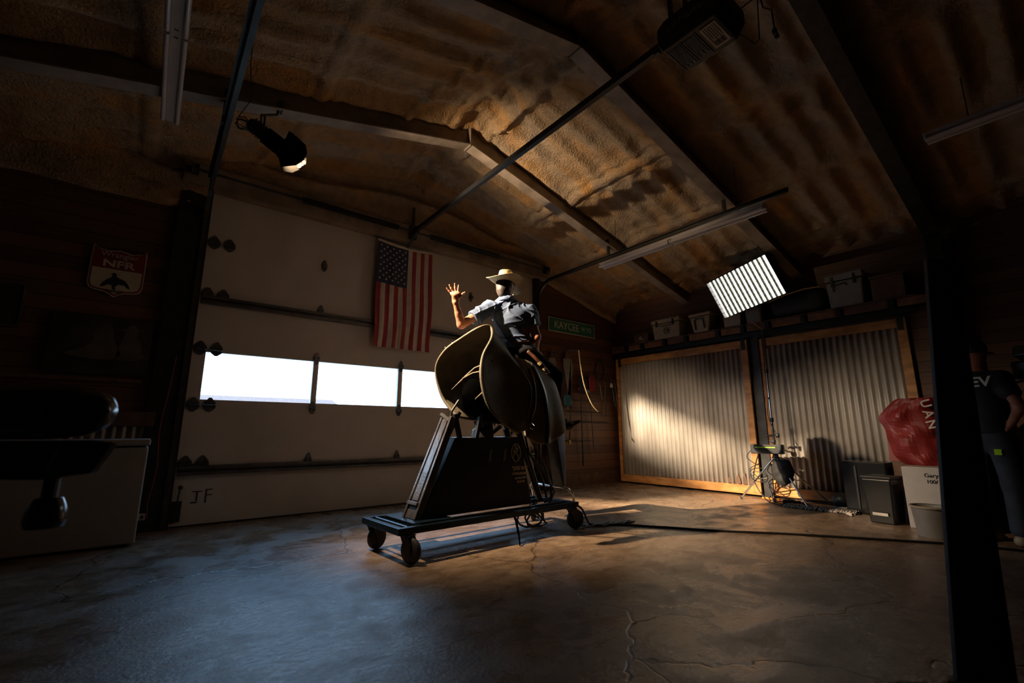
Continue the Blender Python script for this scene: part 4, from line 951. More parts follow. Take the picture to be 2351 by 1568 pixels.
H2 += [rc(wrR + v(.02, .06, -.01), wrR + v(.05, .10, -.03), .014, .011)]
b = nets(B_ + H2, .011, .022)
bl = nets([rc(elL * .25 + shL * .75, elL, .049, .042), rc(elL, elL * .5 + wrL * .5, .043, .037)] + H_[:1] + H_[1:], .0048, .010)
off = len(b.v); b.v += bl.v; b.f += [[off + i for i in f] for f in bl.f]; b.m += [0] * len(bl.f)
b.build('body', 'skin', rider, smooth=True)
# fingernails on the raised hand are hidden in shade; belt, shirt, jeans, boots, hair, hat
S_ = [rc(pel + v(-.005, 0, .075), JW, .130, .128, sid, 1.28), rc(JW, JC, .128, .148, sid, 1.34), rc(JC, JN - v(0, 0, .015), .146, .085, sid, 1.45), rc(JN - v(0, 0, .02), JN + v(-.002, 0, .045), .076, .074),
      rc(JC + v(-.01, 0, .07), shL, .10, .080), rc(JC + v(0, 0, .07), shR, .10, .080), rc(shL, shL * .42 + elL * .58 + v(0, 0, -.006), .078, .080), rc(shR, shR * .42 + elR * .58, .078, .076)]
eL = shL * .40 + elL * .60; nL = (elL - shL) / np.linalg.norm(elL - shL); eR = shR * .40 + elR * .60; nR = (elR - shR) / np.linalg.norm(elR - shR)
nk = JN + v(-.002, 0, .052)
def cutf(P):
    a = (P - eL) @ nL; a = np.where(np.linalg.norm(P - eL, axis=-1) < .15, a, -1)
    c = (P - eR) @ nR; c = np.where(np.linalg.norm(P - eR, axis=-1) < .15, c, -1)
    d = pel[2] + .045 - P[..., 2]; e = np.where(np.linalg.norm(P - nk, axis=-1) < .12, (P[..., 2] - nk[2]), -1)
    return np.maximum(np.maximum(a, c), np.maximum(d, e))
nets(S_, .0068, .03, wr, cutf).build('shirt', 'shirt', rider, smooth=True)
b = MB()   # collar band and sleeve cuffs
c0 = Vector(JN + v(-.004, 0, .035)); P = [c0 + Vector((.078 * math.cos(a), .078 * math.sin(a), .012 + .006 * math.cos(a))) for a in [2 * math.pi * k / 28 for k in range(29)]]
b.grid([[p, p + Vector((0, 0, -.014)) + (p - c0).normalized() * .008, p + Vector((0, 0, -.045)) + (p - c0).normalized() * .022] for p in P]); b.build('collar', 'shirt', rider, smooth=True, solid=.004)
def jw(P): return -.004 * (1 - np.abs(np.sin(P[..., 2] * 38 + P[..., 0] * 25))) ** 3
nets([rc(pel + v(0, 0, .01), pel + v(0, 0, .05), .130, .124, sid, 1.28), rc(hpR, knR, .108, .078), rc(knR, anR + v(0, 0, -.02), .076, .064), rc(hpL, knL, .108, .078), rc(knL, anL, .076, .064)], .012, .04, jw).build('jeans', 'denim', rider, smooth=True)
b = MB(); P = []
for k in range(41):
    a = 2 * math.pi * k / 40; p = Vector(pel + v(-.003, 0, .082)) + Vector(sid) * .178 * math.cos(a) + Vector((.618, .786, 0)) * .138 * math.sin(a); P.append([p, p + Vector((0, 0, .038))])
b.grid(P); b.build('belt', 'belt', rider, smooth=True, solid=.006)

def boot(an, toe, name='boot'):
    a = Vector(an); tt = Vector(toe); d = (tt - a); d.z = 0; d.normalize()
    heel = np.array(a + Vector((0, 0, -.10)) - d * .02); tp = np.array(tt); an_ = np.array(a)
    m = nets([rc(an_ + v(0, 0, .06), an_ + v(0, 0, -.03), .055, .05), rc(an_ + v(0, 0, -.03), heel + v(0, 0, .02), .048, .042), rc(heel + v(0, 0, .02), heel * .4 + tp * .6 + v(0, 0, .005), .042, .040), rc(heel * .4 + tp * .6, tp, .038, .014)], .009, .025)
    o = m.build(name, 'boot', rider, smooth=True)
    b = MB(); b.prism([Vector(heel) + d * s * .035 + Vector((-d.y, d.x, 0)) * q * .03 + Vector((0, 0, -.025)) for s, q in ((-1, -1), (.6, -1), (.6, 1), (-1, 1))], (0, 0, -.035)); b.build('heel', 'black', o)
    b = MB(); b.tube([Vector(heel) - d * .05 + Vector((0, 0, .03)), Vector(heel) - d * .085 + Vector((0, 0, .03))], .005, 6); b.build('spur', 'chrome', o)
boot((3.255, 3.43, 1.05), (3.49, 3.31, 1.07)); boot((3.16, 4.05, 1.04), (3.38, 4.12, .99))
nets([rc(hd - fw * .02 + up * .02, hd - fw * .025 - up * .035, .093, .080), rc(hd - fw * .05 - up * .05, hd - fw * .045 - up * .085, .055, .048)], .009, .02, None, lambda P: np.maximum((P - hd - fw * .035) @ fw, -1)).build('hair', 'hair', rider, smooth=True)
for s in (-1, 1):
    b = MB(); c = hd + fw * .098 + lt * s * .032 + up * .005; b.grid(superell(tuple(c), tuple(lt), tuple(up), .014, .006, .008, 10, 6), closed=True); b.build('eye', 'black', rider)
# straw hat
def hat(c, F, Lf, Upv, parent):
    c = Vector(c); F = Vector(F); Lf = Vector(Lf); Upv = Vector(Upv); P = []
    NA = 64; prof = []
    for k in range(NA):
        a = 2 * math.pi * k / NA; ca, sa = math.cos(a), math.sin(a); row = []
        ox, oy = .100, .082
        for (rr, zz) in ((0, .0), (.35, .0), (.7, .002), (.92, .004)):      # crown top, creased
            cre = -.030 * math.exp(-((rr * sa) / .33) ** 2) * (1 if rr < .9 else .3)
            row.append(c + F * ox * .80 * rr * ca + Lf * oy * .74 * rr * sa + Upv * (.132 + zz + cre - .012 * rr * ca * -1))
        for (sc_, z) in ((.98, .122), (1.0, .095), (.99, .05), (1.0, .015), (1.02, .0)):
            row.append(c + F * ox * (.82 + .18 * (1 - z / .118)) * sc_ * ca + Lf * oy * (.80 + .20 * (1 - z / .118)) * sc_ * sa + Upv * z)
        for u in (.15, .3, .45, .6, .75, .9, 1.0):
            bl_ = .125 + .0 * abs(sa); curl = (.062 if sa < 0 else .085) * (abs(sa) ** 2.2) * u ** 1.6 - (.045 if ca > 0 else .012) * (abs(ca) ** 3) * u
            wd_ = bl_ * u * (1 - .30 * abs(sa) ** 2.5 * u)
            row.append(c + F * (ox * 1.02 + wd_) * ca + Lf * (oy * 1.02 + wd_) * sa + Upv * (curl - .003))
        P.append(row)
    b = MB(); b.grid([[P[k][j] for k in range(NA)] for j in range(len(P[0]))], closed=True)
    return b.build('hat', 'straw', parent, smooth=True, solid=.003), P
ht, HP = hat(hd + up * .045 - fw * .004, fw, lt, up, rider)
b = MB(); b.tube([HP[k % 64][-1] for k in range(65)], .0035, 6); b.build('hat_brim_edge', 'straw', ht, smooth=True)
b = MB(); b.tube([HP[k % 64][7] + (HP[k % 64][7] - HP[(k + 32) % 64][7]).normalized() * .003 for k in range(65)], .005, 6); b.build('hat_band', 'straw', ht, smooth=True)
# ================================================================== FLAG
def flag():
    x0, x1, z0, z1, y0 = 2.25, 3.11, 2.10, 3.62, 5.93
    t = thing('american_flag', ((x0 + x1) / 2, y0, z0), 'american flag hung vertically by its top edge on the white overhead door', 'flag')
    NXc, NZc = 65, 60
    def pos(u, w):   # u 0..1 left to right, w 0..1 top to bottom
        fold = .012 * math.sin(u * 26 + w * 2.5) + .010 * math.sin(u * 11 - w * 5)
        sag = -.035 * math.sin(u * math.pi * .5) * (1 - w) ** 6 * 0 + (-.07 * math.exp(-((u - .75) / .35) ** 2) + 0.03) * 0
        edge = .014 * math.sin(w * 9 + u * 3)
        z = z1 - w * (z1 - z0) + (.0 if w < 1 else 0) - (.035 * math.sin(u * 3.0) * (1 - w))
        return Vector((x0 + u * (x1 - x0) + edge * (.3 + .7 * w) * .6, y0 - .012 - abs(fold) * (.3 + w) - .02 * math.sin(w * 3), z))
    b = MB(); P = [[pos(i / NXc, j / NZc) for j in range(NZc + 1)] for i in range(NXc + 1)]
    b.grid(P); k = 0
    for i in range(NXc):
        for j in range(NZc):
            st = i * 13 // NXc; b.m[k] = 0 if st % 2 == 0 else 1
            if st < 7 and j < NZc * .395: b.m[k] = 2
            k += 1
    f = b.build('flag_cloth', ['red', 'fwhite', 'blue'], t, smooth=True)
    b = MB()
    for i in range(9):
        for j in range(11):
            if (i + j) % 2: continue
            c = pos((i + 1) / 10 * 7 / 13, (j + 1) / 12 * .39) + Vector((0, -.004, 0)); P = []
            for k in range(10):
                r = .0195 if k % 2 == 0 else .008; a = math.pi / 2 + math.pi * k / 5 + math.pi / 2 * 3; P.append(c + Vector((r * math.cos(a), 0, r * math.sin(a))))
            b.add(P + [c], [(k, (k + 1) % 10, 10) for k in range(10)])
    b.build('stars', 'fwhite', t)
    b = MB(); P = [[pos(i / 20, 0), pos(i / 20, 0) + Vector((0, -.006, .03))] for i in range(21)]; b.grid(P); b.build('heading_band', 'fwhite', t)
flag()

# ================================================================== LEFT OF THE DOOR
t = thing('shield_sign', (-.43, 5.95, 2.30), 'shield-shaped rodeo sign in maroon and cream on the dark wood wall', 'sign')
def shield(k, y):
    c = Vector((-.43, y, 2.57)); P = []
    for x, z in ((-.21, .255), (-.17, .22), (-.10, .20), (-.03, .215), (0, .225), (.03, .215), (.10, .20), (.17, .22), (.21, .255), (.215, .1), (.215, -.14), (.20, -.195), (.16, -.215), (.08, -.225), (.03, -.25), (0, -.275), (-.03, -.25), (-.08, -.225), (-.16, -.215), (-.20, -.195), (-.215, -.14), (-.215, .1)): P.append(c + Vector((x * k, 0, z * k)))
    return P
b = MB(); b.prism(shield(1, 5.975), (0, -.01, 0)); b.build('border', 'cream', t)
b = MB(); b.prism(shield(.96, 5.967), (0, -.004, 0)); b.build('maroon_field', 'maroon', t)
b = MB(); P = [p for p in shield(.90, 5.964)]; P = [Vector((p.x, p.y, min(p.z, 2.585))) for p in P]; b.prism(P, (0, -.004, 0)); b.build('cream_field', 'cream', t)
text('Wrangler', .075, 'cream', t, (-.43, 5.962, 2.735), (1, 0, 0), (0, 0, 1), 'lettering', .001)
text('NFR', .10, 'cream', t, (-.43, 5.962, 2.64), (1, 0, 0), (0, 0, 1), 'lettering', .001, 1.35, .003)
text('FINALIST', .035, 'black', t, (-.43, 5.958, 2.355), (1, 0, 0), (0, 0, 1), 'lettering', .001)
b = MB()
bull = [(-.11, -.07), (-.10, -.03), (-.07, .01), (-.04, .035), (-.03, .06), (-.045, .075), (-.02, .09), (0, .075), (.0, .05), (.03, .035), (.07, .02), (.10, -.02), (.12, -.06), (.09, -.055), (.07, -.03), (.02, -.03), (.0, -.06), (.01, -.09), (-.02, -.085), (-.025, -.04), (-.06, -.04), (-.08, -.06)]
b.prism([Vector((-.43 + x, 5.9595, 2.46 + z)) for x, z in bull], (0, -.002, 0)); b.build('bull_and_rider_picture', 'navy', t)
t = thing('photo_canvas', (-.45, 5.95, 1.52), 'wide dark photo print on the wall showing two seated people, one in a hat', 'picture')
MAT['photo'] = mat('photo_print', (0.045, 0.035, 0.032), 0.35, 0, 0.3, 5)
MAT['photo2'] = mat('photo_figures', (0.10, 0.09, 0.08), 0.4, 0, 0.25, 9)
b = MB(); b.bb((-.83, 5.955, 1.52), (-.07, 5.985, 2.10)); cv = b.build('canvas', 'photo', t)
def blob(b, pts, y): b.prism([Vector((x, y, z)) for x, z in pts], (0, -.002, 0))
b = MB(); blob(b, [(-.48, 1.98), (-.45, 2.02), (-.41, 2.02), (-.385, 1.97), (-.37, 1.88), (-.34, 1.80), (-.30, 1.72), (-.36, 1.66), (-.50, 1.66), (-.66, 1.68), (-.72, 1.70), (-.60, 1.76), (-.52, 1.82), (-.53, 1.92)], 5.954); b.build('pictured_woman', 'photo2', cv)
b = MB(); blob(b, [(-.33, 1.98), (-.28, 1.985), (-.27, 2.02), (-.22, 2.03), (-.20, 1.99), (-.16, 1.985), (-.19, 1.965), (-.195, 1.90), (-.16, 1.86), (-.13, 1.74), (-.10, 1.70), (-.22, 1.66), (-.34, 1.67), (-.32, 1.80), (-.30, 1.88), (-.29, 1.96)], 5.954); b.build('pictured_man', 'photo2', cv)
t = thing('framed_picture', (-1.2, 5.95, 1.92), 'picture in a dark thin frame, cut off at the far left edge', 'picture')
b = MB(); b.bb((-1.40, 5.97, 1.90), (-1.03, 5.985, 2.32)); b.build('print', 'photo', t)
b = MB(); b.bb((-1.05, 5.96, 1.90), (-1.03, 5.99, 2.32)); b.bb((-1.40, 5.96, 1.90), (-1.05, 5.99, 1.92)); b.bb((-1.40, 5.96, 2.30), (-1.05, 5.99, 2.32)); b.build('frame', 'photo2', t)
# chest freezer
t = thing('chest_freezer', (-.55, 5.5, 0), 'white chest freezer standing against the wall left of the overhead door', 'freezer')
b = MB(); b.bb((-1.25, 5.30, .02), (.03, 5.90, .83)); b.build('cabinet', 'white', t, bevel=.012)
b = MB(); b.bb((-1.26, 5.28, .845), (.04, 5.91, .90)); b.build('lid', 'white', t, bevel=.012)
b = MB(); b.bb((-1.22, 5.31, .83), (.01, 5.89, .846)); b.build('lid_gasket', 'black_soft', t)
b = MB(); b.bb((-1.2, 5.34, 0), (-.02, 5.86, .02)); b.build('plinth', 'black_soft', t)
cable('red_cord', [(.15, 5.91, 1.75), (.13, 5.91, 1.4), (.10, 5.91, 1.0), (.12, 5.91, .6), (.09, 5.91, .28), (.10, 5.90, .14)], .006, 'thin red cord hanging beside the left door track', 'cord', 'maroon')
t = thing('wall_outlet', (.03, 5.9, .12), 'small pale outlet plate low beside the left door track', 'outlet')
b = MB(); b.bb((-.02, 5.905, .12), (.09, 5.928, .18)); b.build('plate', 'cream', t)
b = MB(); b.bb((.0, 5.90, .135), (.02, 5.905, .165)); b.build('socket', 'black', t); b = MB(); b.bb((.05, 5.90, .135), (.07, 5.905, .165)); b.build('socket', 'black', t)

# blurred padded machine at the near left
t = thing('padded_exercise_machine', (-.33, 1.30, .66), 'out of focus black padded roller and frame at the near left edge', 'exercise machine')
def RF(r, u, f): return Vector((0, 0, 1.07)) + Vector((.786, -.618, 0)) * r + Vector((0, 0, 1)) * u + Vector((.618, .786, 0)) * f
b = MB(); b.lathe([(0, -.95), (.072, -.95), (.078, -.6), (.078, -.16), (.070, -.075), (.052, -.02), (.030, 0), (0, .004)], RF(-1.155, -.045, 1.32), (.786, -.618, 0), 30); b.build('roller_pad', 'gloss', t, smooth=True)
b = MB(); b.prism([RF(-1.75, -.13, 1.33), RF(-1.17, -.125, 1.33), RF(-1.215, -.22, 1.33), RF(-1.33, -.235, 1.33), RF(-1.75, -.235, 1.33)], Vector((.618, .786, 0)) * .05); b.build('frame_plate', 'gloss', t, bevel=.006)
b = MB(); b.prism([RF(-1.26, -.128, 1.30), RF(-1.115, -.128, 1.30), RF(-1.165, -.215, 1.30), RF(-1.215, -.22, 1.30), RF(-1.29, -.215, 1.30)], Vector((.618, .786, 0)) * .03); b.build('side_bracket', 'gloss', t, bevel=.006)
b = MB(); b.lathe([(0, -.02), (.018, -.02), (.018, .05), (0, .05)], RF(-1.30, -.275, 1.34), (0, 0, 1), 12); b.build('threaded_stem', 'steel_dark', t)
b = MB(); b.lathe([(0, -.055), (.042, -.052), (.047, -.03), (.042, .0), (.03, .025), (.012, .03), (0, .03)], RF(-1.30, -.31, 1.34), (0, 0, 1), 20); b.build('adjusting_knob', 'gloss', t, smooth=True)
b = MB(); b.beam(RF(-1.7, -.18, 1.36), RF(-1.7, -1.07, 1.36), .07, .07); b.beam(RF(-1.95, -1.04, 1.36), RF(-1.45, -1.04, 1.36), .06, .06); b.beam(RF(-1.7, -1.04, 1.1), RF(-1.7, -1.04, 1.7), .06, .06); b.build('upright', 'gloss', t)

# leaning dark steel post at the near right
L0, L1, R0, R1 = Vector((2.63, .50, 0)), Vector((2.65, .365, 1.73)), Vector((2.79, .365, 0)), Vector((2.745, .30, 1.73))
t = thing('steel_post', (2.7, .44, 0), 'dark out of focus steel post standing close on the right, running past the bottom edge', 'post')
cyp = Vector((.62, .78, 0)).normalized()
def postbox(b, f0, f1, c0, c1):
    P = [l + (r - l) * f + cyp * c for l, r in ((L0, R0), (L1, R1)) for f, c in ((f0, c0), (f1, c0), (f1, c1), (f0, c1))]
    b.add(P, [(3, 2, 1, 0), (4, 5, 6, 7), (0, 1, 5, 4), (1, 2, 6, 5), (2, 3, 7, 6), (3, 0, 4, 7)])
b = MB(); postbox(b, 0, .15, .0, .02); b.build('flange', 'postbrown', t, bevel=.003)
b = MB(); postbox(b, .94, 1, -.02, .05); b.build('flange', 'black', t)
b = MB(); postbox(b, .15, .94, .0, .012); b.build('web', 'black', t)
b = MB(); b.bb((2.60, .34, 0), (2.80, .52, .006)); b.build('base_plate', 'black', t)

# ================================================================== RIGHT OF THE DOOR: SIGN AND HANGING TOOLS
t = thing('street_sign', (6.15, 5.95, 2.78), 'green street sign reading KAYCEE high on the wood wall right of the door', 'sign')
b = MB(); b.bb((5.55, 5.972, 2.78), (6.80, 5.978, 3.05)); b.build('plate', 'cream', t)
b = MB(); b.bb((5.565, 5.969, 2.795), (6.785, 5.973, 3.035)); b.build('green_face', 'green', t)
text('KAYCEE', .20, 'cream', t, (6.02, 5.968, 2.915), (1, 0, 0), (0, 0, 1), 'lettering', .001, .9, .002)
text('W YO', .13, 'cream', t, (6.56, 5.968, 2.915), (1, 0, 0), (0, 0, 1), 'lettering', .001, .8)
TG = 'tools hung on the wood wall right of the door'
def saw(x, z, s, label, m='grey', flip=1):
    t = thing('hand_saw', (x, 5.93, z - .7 * s), label, 'saw', TG)
    b = MB(); b.prism([(x - .10 * s, 5.95, z), (x + .05 * s, 5.95, z + .02), (x + .10 * s, 5.95, z - .12 * s), (x + .06 * s * flip, 5.95, z - .75 * s), (x - .03 * s * flip, 5.95, z - .75 * s), (x - .11 * s, 5.95, z - .1 * s)], (0, -.003, 0)); b.build('blade', m, t)
    b = MB(); b.prism([(x - .08 * s, 5.955, z - .01), (x + .07 * s, 5.955, z), (x + .09 * s, 5.955, z + .08 * s), (x + .02 * s, 5.955, z + .13 * s), (x - .06 * s, 5.955, z + .10 * s)], (0, -.03, 0)); b.build('handle', 'wood_dark', t)
saw(5.62, 2.28, .9, 'broad grey hand saw hanging nearest the overhead door')
saw(6.02, 2.30, 1.25, 'tall grey hand saw hanging to the right of the broad saw', 'grey', -1)
def bar(name, a, c, r, label, cat, m='steel_dark', head=None):
    t = thing(name, (a[0], 5.93, min(a[2], c[2])), label, cat, TG)
    b = MB(); b.tube([a, c], r, 8); b.build('shaft', m, t)
    if head: b = MB(); b.box(Vector(c) if head[0] else Vector(a), head[1], None, .004); b.build('head', head[2], t)
    return t
bar('long_bar', (5.9, 5.95, .80), (6.62, 5.95, .80), .012, 'lowest long dark bar lying level on wall hooks', 'bar')
bar('pry_bar', (5.95, 5.95, 1.32), (6.90, 5.95, 1.32), .010, 'dark level pry bar on hooks above the lowest bar', 'bar')
bar('pipe_clamp', (5.95, 5.95, 1.14), (7.05, 5.95, 1.14), .012, 'dark level pipe clamp below the pry bar', 'clamp', head=(0, (.05, .05, .10), 'steel_dark'))
bar('square_ruler', (6.15, 5.95, 1.52), (6.72, 5.95, 1.52), .008, 'short level rod highest of the hung bars', 'rod')
bar('bar_clamp', (6.30, 5.93, 1.75), (6.32, 5.93, .35), .013, 'long upright dark bar clamp on the wood wall', 'clamp', head=(0, (.08, .05, .06), 'maroon'))
bar('thin_rod', (6.55, 5.93, 1.65), (6.62, 5.93, .62), .009, 'thin slanting rod right of the upright bar clamp', 'rod')
bar('hammer', (6.05, 5.93, 1.62), (5.98, 5.93, .78), .012, 'long hammer with yellow tip hanging left of the bar clamp', 'hammer', head=(1, (.04, .03, .07), 'limey'))
bar('squeegee_pole', (5.45, 5.90, .95), (5.72, 5.90, .10), .014, 'pale slanted pole leaning on the wood wall behind the machine', 'pole', 'grey')
bar('wrench', (6.46, 5.93, 1.95), (6.50, 5.93, 1.72), .014, 'red handled wrench hanging beside the tall saw', 'wrench', 'maroon', head=(1, (.07, .03, .06), 'grey'))
bar('tin_snips', (6.86, 5.93, 1.86), (6.90, 5.93, 1.58), .010, 'slim steel snips hanging below the round coil', 'snips', 'grey')
bar('level', (7.02, 5.93, 1.92), (7.0, 5.93, 1.25), .014, 'dark spirit level hanging near the room corner', 'level')
def bag(x, z, w, h, label, m, cat='bag'):
    t = thing('hanging_pouch', (x, 5.9, z - h), label, cat, TG); P = []
    for i in range(9):
        f = i / 8; ww = w * (.6 + .4 * math.sin(f * 2.6 + .3)); P.append([(x + ww * math.cos(a), 5.92 + .035 * math.sin(a) * (.5 + f), z - h * f) for a in [2 * math.pi * k / 16 for k in range(16)]])
    b = MB(); b.grid(P, closed=True); b.build('pouch', m, t, smooth=True); b = MB(); b.tube([(x, 5.92, z), (x, 5.95, z + .08)], .006, 6); b.build('loop', 'steel_dark', t)
bag(5.95, 1.62, .10, .20, 'blue work glove bundle hanging under the saws', 'teal', 'gloves')
bag(6.36, 2.0, .11, .34, 'dark tool pouch hanging in the middle of the wood wall', 'navy')
bag(6.62, 2.02, .09, .30, 'maroon rag bag hanging right of the dark pouch', 'maroon')
bag(5.72, .92, .07, .26, 'pale cloth hanging low behind the machine', 'grey', 'cloth'); bag(5.52, .98, .07, .28, 'pale folded cloth hanging lowest and nearest the overhead door', 'cream', 'cloth')
t = thing('rope_coil', (6.86, 5.9, 1.95), 'dark coil of rope hanging high on the wood wall near the corner', 'rope', TG)
b = MB(); P = [(6.86 + (.13 + .01 * math.sin(k)) * math.cos(k * .5), 5.93 + .012 * math.sin(k * .9), 2.15 + (.20 + .012 * math.cos(k * 1.7)) * math.sin(k * .5)) for k in range(60)]; b.tube(P, .012, 6); b.build('rope', 'black_soft', t, smooth=True)
random.seed(5)
t = thing('cable_bundle', (7.2, 5.85, 1.3), 'bundle of thin wires and clips hanging in the room corner beside the tin door', 'wires')
for k in range(7):
    x = 7.10 + .05 * k; b = MB(); b.tube([(x, 5.9, 2.0), (x + .03, 5.88, 1.7), (x + .02 + .05 * random.random(), 5.86, 1.25 + .2 * random.random())], .006, 6); b.build('wire', 'grey' if k % 2 else 'black_soft', t, smooth=True)
b = MB(); b.box((7.14, 5.88, 1.86), (.06, .04, .08), None, .01); b.build('clip', 'cream', t)
cable('bent_whip', [(5.62, 5.3, 2.32), (5.66, 5.3, 2.0), (5.74, 5.3, 1.7), (5.90, 5.3, 1.42), (6.05, 5.3, 1.30)], .008, 'pale flexible rod bowing down in front of the hung tools', 'rod', 'straw')
bw = [o for o in COL.objects if o.name.startswith('bent_whip')][0]
b = MB(); b.tube([(5.62, 5.3, 2.32), (5.60, 5.6, 2.36), (5.60, 5.99, 2.36)], .008, 6); b.build('support_arm', 'steel_dark', bw)
t = thing('sign_board', (5.50, 5.6, 0), 'dark sandwich board with white numerals leaning behind the machine', 'board')
b = MB(); b.prism([(5.36, 5.70, .0), (5.62, 5.70, .0), (5.62, 5.90, 1.05), (5.36, 5.90, 1.05)], (0, .02, 0)); b.build('panel', 'steel_dark', t)
text('96/', .16, 'cream', t, (5.52, 5.865, .95), (1, 0, 0), (0, .19, .98), 'lettering', .001)
b = MB(); b.bb((5.615, 5.69, 0), (5.63, 5.92, 1.06)); b.build('edge_strip', 'grey', t)

# ================================================================== ON THE SHELF
SG = 'things stored on the shelf over the tin doors'
def cooler(y, w, h, d, label, m='tan', z=2.626):
    t = thing('cooler', (7.33, y, z), label, 'cooler', SG); x0 = 7.20
    b = MB()
    P = [(x0, y - w / 2 + .02, z), (x0, y + w / 2 - .02, z), (x0 - .02, y + w / 2, z + h * .78), (x0 - .02, y - w / 2, z + h * .78)]; b.prism(P, (d, 0, 0)); b.build('tub', m, t, bevel=.02)
    b = MB(); b.bb((x0 - .035, y - w / 2 - .012, z + h * .80), (x0 + d, y + w / 2 + .012, z + h), .018); b.build('lid', m, t)
    for s in (-.3, .3):
        b = MB(); b.bb((x0 - .045, y + s * w - .018, z + h * .62), (x0 - .03, y + s * w + .018, z + h * .92), .004); b.build('latch', 'black', t)
    return t, x0
t, x0 = cooler(4.62, .56, .36, .27, 'tan hard cooler with a round printed emblem, first big box on the shelf')
b = MB(); b.tube([(x0 - .016, 4.60 + .055 * math.cos(a), 2.76 + .055 * math.sin(a)) for a in [2 * math.pi * k / 20 for k in range(21)]], .006, 5); b.tube([(x0 - .018, 4.62, 2.76), (x0 - .018, 4.58, 2.78), (x0 - .018, 4.57, 2.74)], .008, 5); b.build('round_emblem', 'black', t)
b = MB(); b.bb((x0 - .022, 4.44, 2.86), (x0 - .016, 4.76, 2.865)); b.bb((x0 - .022, 4.50, 2.845), (x0 - .016, 4.70, 2.85)); b.build('printed_lines', 'black', t)
t = thing('carton', (7.3, 5.17, 2.626), 'small dark carton with a pale logo at the far end of the shelf', 'box', SG)
b = MB(); b.bb((7.21, 5.02, 2.626), (7.42, 5.33, 2.80)); b.build('box', 'wood_dark', t); b = MB(); b.prism([(7.208, 5.22, 2.70), (7.208, 5.20, 2.74), (7.208, 5.17, 2.75), (7.208, 5.18, 2.71), (7.208, 5.10, 2.69), (7.208, 5.14, 2.68)], (-.002, 0, 0)); b.build('logo', 'cream', t)
t = thing('bucket_cooler', (7.33, 3.96, 2.626), 'tall tapered cream bucket cooler with rope handle on the shelf', 'cooler', SG)
b = MB(); b.prism([(7.20, 3.82, 2.626), (7.20, 4.09, 2.626), (7.18, 4.14, 2.90), (7.18, 3.77, 2.90)], (.26, 0, 0)); b.build('tub', 'tan', t, bevel=.025)
b = MB(); b.bb((7.165, 3.755, 2.905), (7.45, 4.155, 2.955), .015); b.build('lid', 'tan', t)
b = MB(); b.tube([(7.175, 4.03, 2.67), (7.165, 4.04, 2.83), (7.165, 4.02, 2.85), (7.165, 3.90, 2.85), (7.165, 3.885, 2.83), (7.17, 3.87, 2.68)], .010, 8); b.build('handle', 'black', t)
for k, (y, w, h, m, lab) in enumerate(((3.42, .30, .33, 'tan', 'dim upright tan bin half hidden behind the LED panel'), (3.08, .26, .30, 'grey', 'grey upright bin just behind the LED panel pole'))):
    t = thing('storage_bin', (7.34, y, 2.626), lab, 'bin', SG)
    b = MB(); b.prism([(7.21, y - w / 2 + .02, 2.626), (7.21, y + w / 2 - .02, 2.626), (7.20, y + w / 2, 2.626 + h), (7.20, y - w / 2, 2.626 + h)], (.24, 0, 0)); b.build('bin', m, t, bevel=.01)
    b = MB(); b.bb((7.19, y - w / 2 - .01, 2.626 + h), (7.46, y + w / 2 + .01, 2.65 + h)); b.build('lid', 'black', t)
t = thing('duffel_bag', (7.33, 2.45, 2.626), 'large black duffel bag with a yellowish zip piping right of the LED panel', 'bag', SG)
b = MB(); b.grid(superell((7.34, 2.48, 2.82), (0, 1, 0), (0, 0, 1), .38, .14, .19, 22, 18, 4), closed=True); b.build('bag', 'black_soft', t, smooth=True)
b = MB(); b.tube([(7.22, 2.84, 2.90), (7.205, 2.6, 2.955), (7.205, 2.35, 2.985), (7.22, 2.15, 2.975)], .009, 6); b.build('piping', 'straw', t, smooth=True)
t, x0 = cooler(1.86, .42, .46, .28, 'grey hard cooler at the near end of the shelf', 'grey')
b = MB(); b.tube([(x0 - .03, 1.98, 2.84), (x0 - .05, 1.98, 2.92), (x0 - .05, 1.84, 2.94), (x0 - .03, 1.82, 2.9)], .009, 6); b.build('handle', 'black', t)
t = thing('crate', (7.33, 1.42, 2.626), 'dim brown crate at the very near end of the shelf', 'crate', SG)
b = MB(); b.bb((7.21, 1.24, 2.626), (7.47, 1.58, 2.92)); b.build('box', 'wood_dark', t, bevel=.008); b = MB(); b.bb((7.20, 1.23, 2.92), (7.48, 1.59, 2.95)); b.build('lid', 'wood_dark', t)
cable('orange_rod', [(7.16, 3.12, 2.66), (7.14, 2.98, 2.52), (7.14, 2.93, 2.47)], .006, 'thin orange rod poking out below the shelf by the stand pole', 'rod', 'orange')

# ================================================================== FLOOR, RIGHT SIDE
t = thing('equipment_case', (6.95, 1.85, 0), 'tall black equipment case standing in front of the right tin door', 'case')
b = MB(); b.box((6.98, 1.82, .31), (.36, .46, .60), Euler((0, 0, R(-6))).to_matrix(), .015); cs_ = b.build('case', 'gloss', t)
b = MB(); b.box((6.80, 1.92, .31), (.008, .02, .5), Euler((0, 0, R(-6))).to_matrix()); b.build('edge_trim', 'steel_dark', cs_)
t = thing('trash_bin', (6.35, 1.55, 0), 'black rectangular trash bin with tapered sides in front of the tall case', 'bin')
b = MB(); Rm = Euler((0, 0, R(-8))).to_matrix(); c = Vector((6.42, 1.575, 0))
P = [[c + Rm @ Vector((sx * (.13 + .03 * k), sy * (.11 + .025 * k), .46 * k)) for sx, sy in ((-1, -1), (1, -1), (1, 1), (-1, 1))] for k in (0, 1)]
b.add(P[0] + P[1], [(3, 2, 1, 0), (0, 1, 5, 4), (1, 2, 6, 5), (2, 3, 7, 6), (3, 0, 4, 7), (4, 5, 6, 7)]); tb = b.build('body', 'gloss', t, bevel=.012)
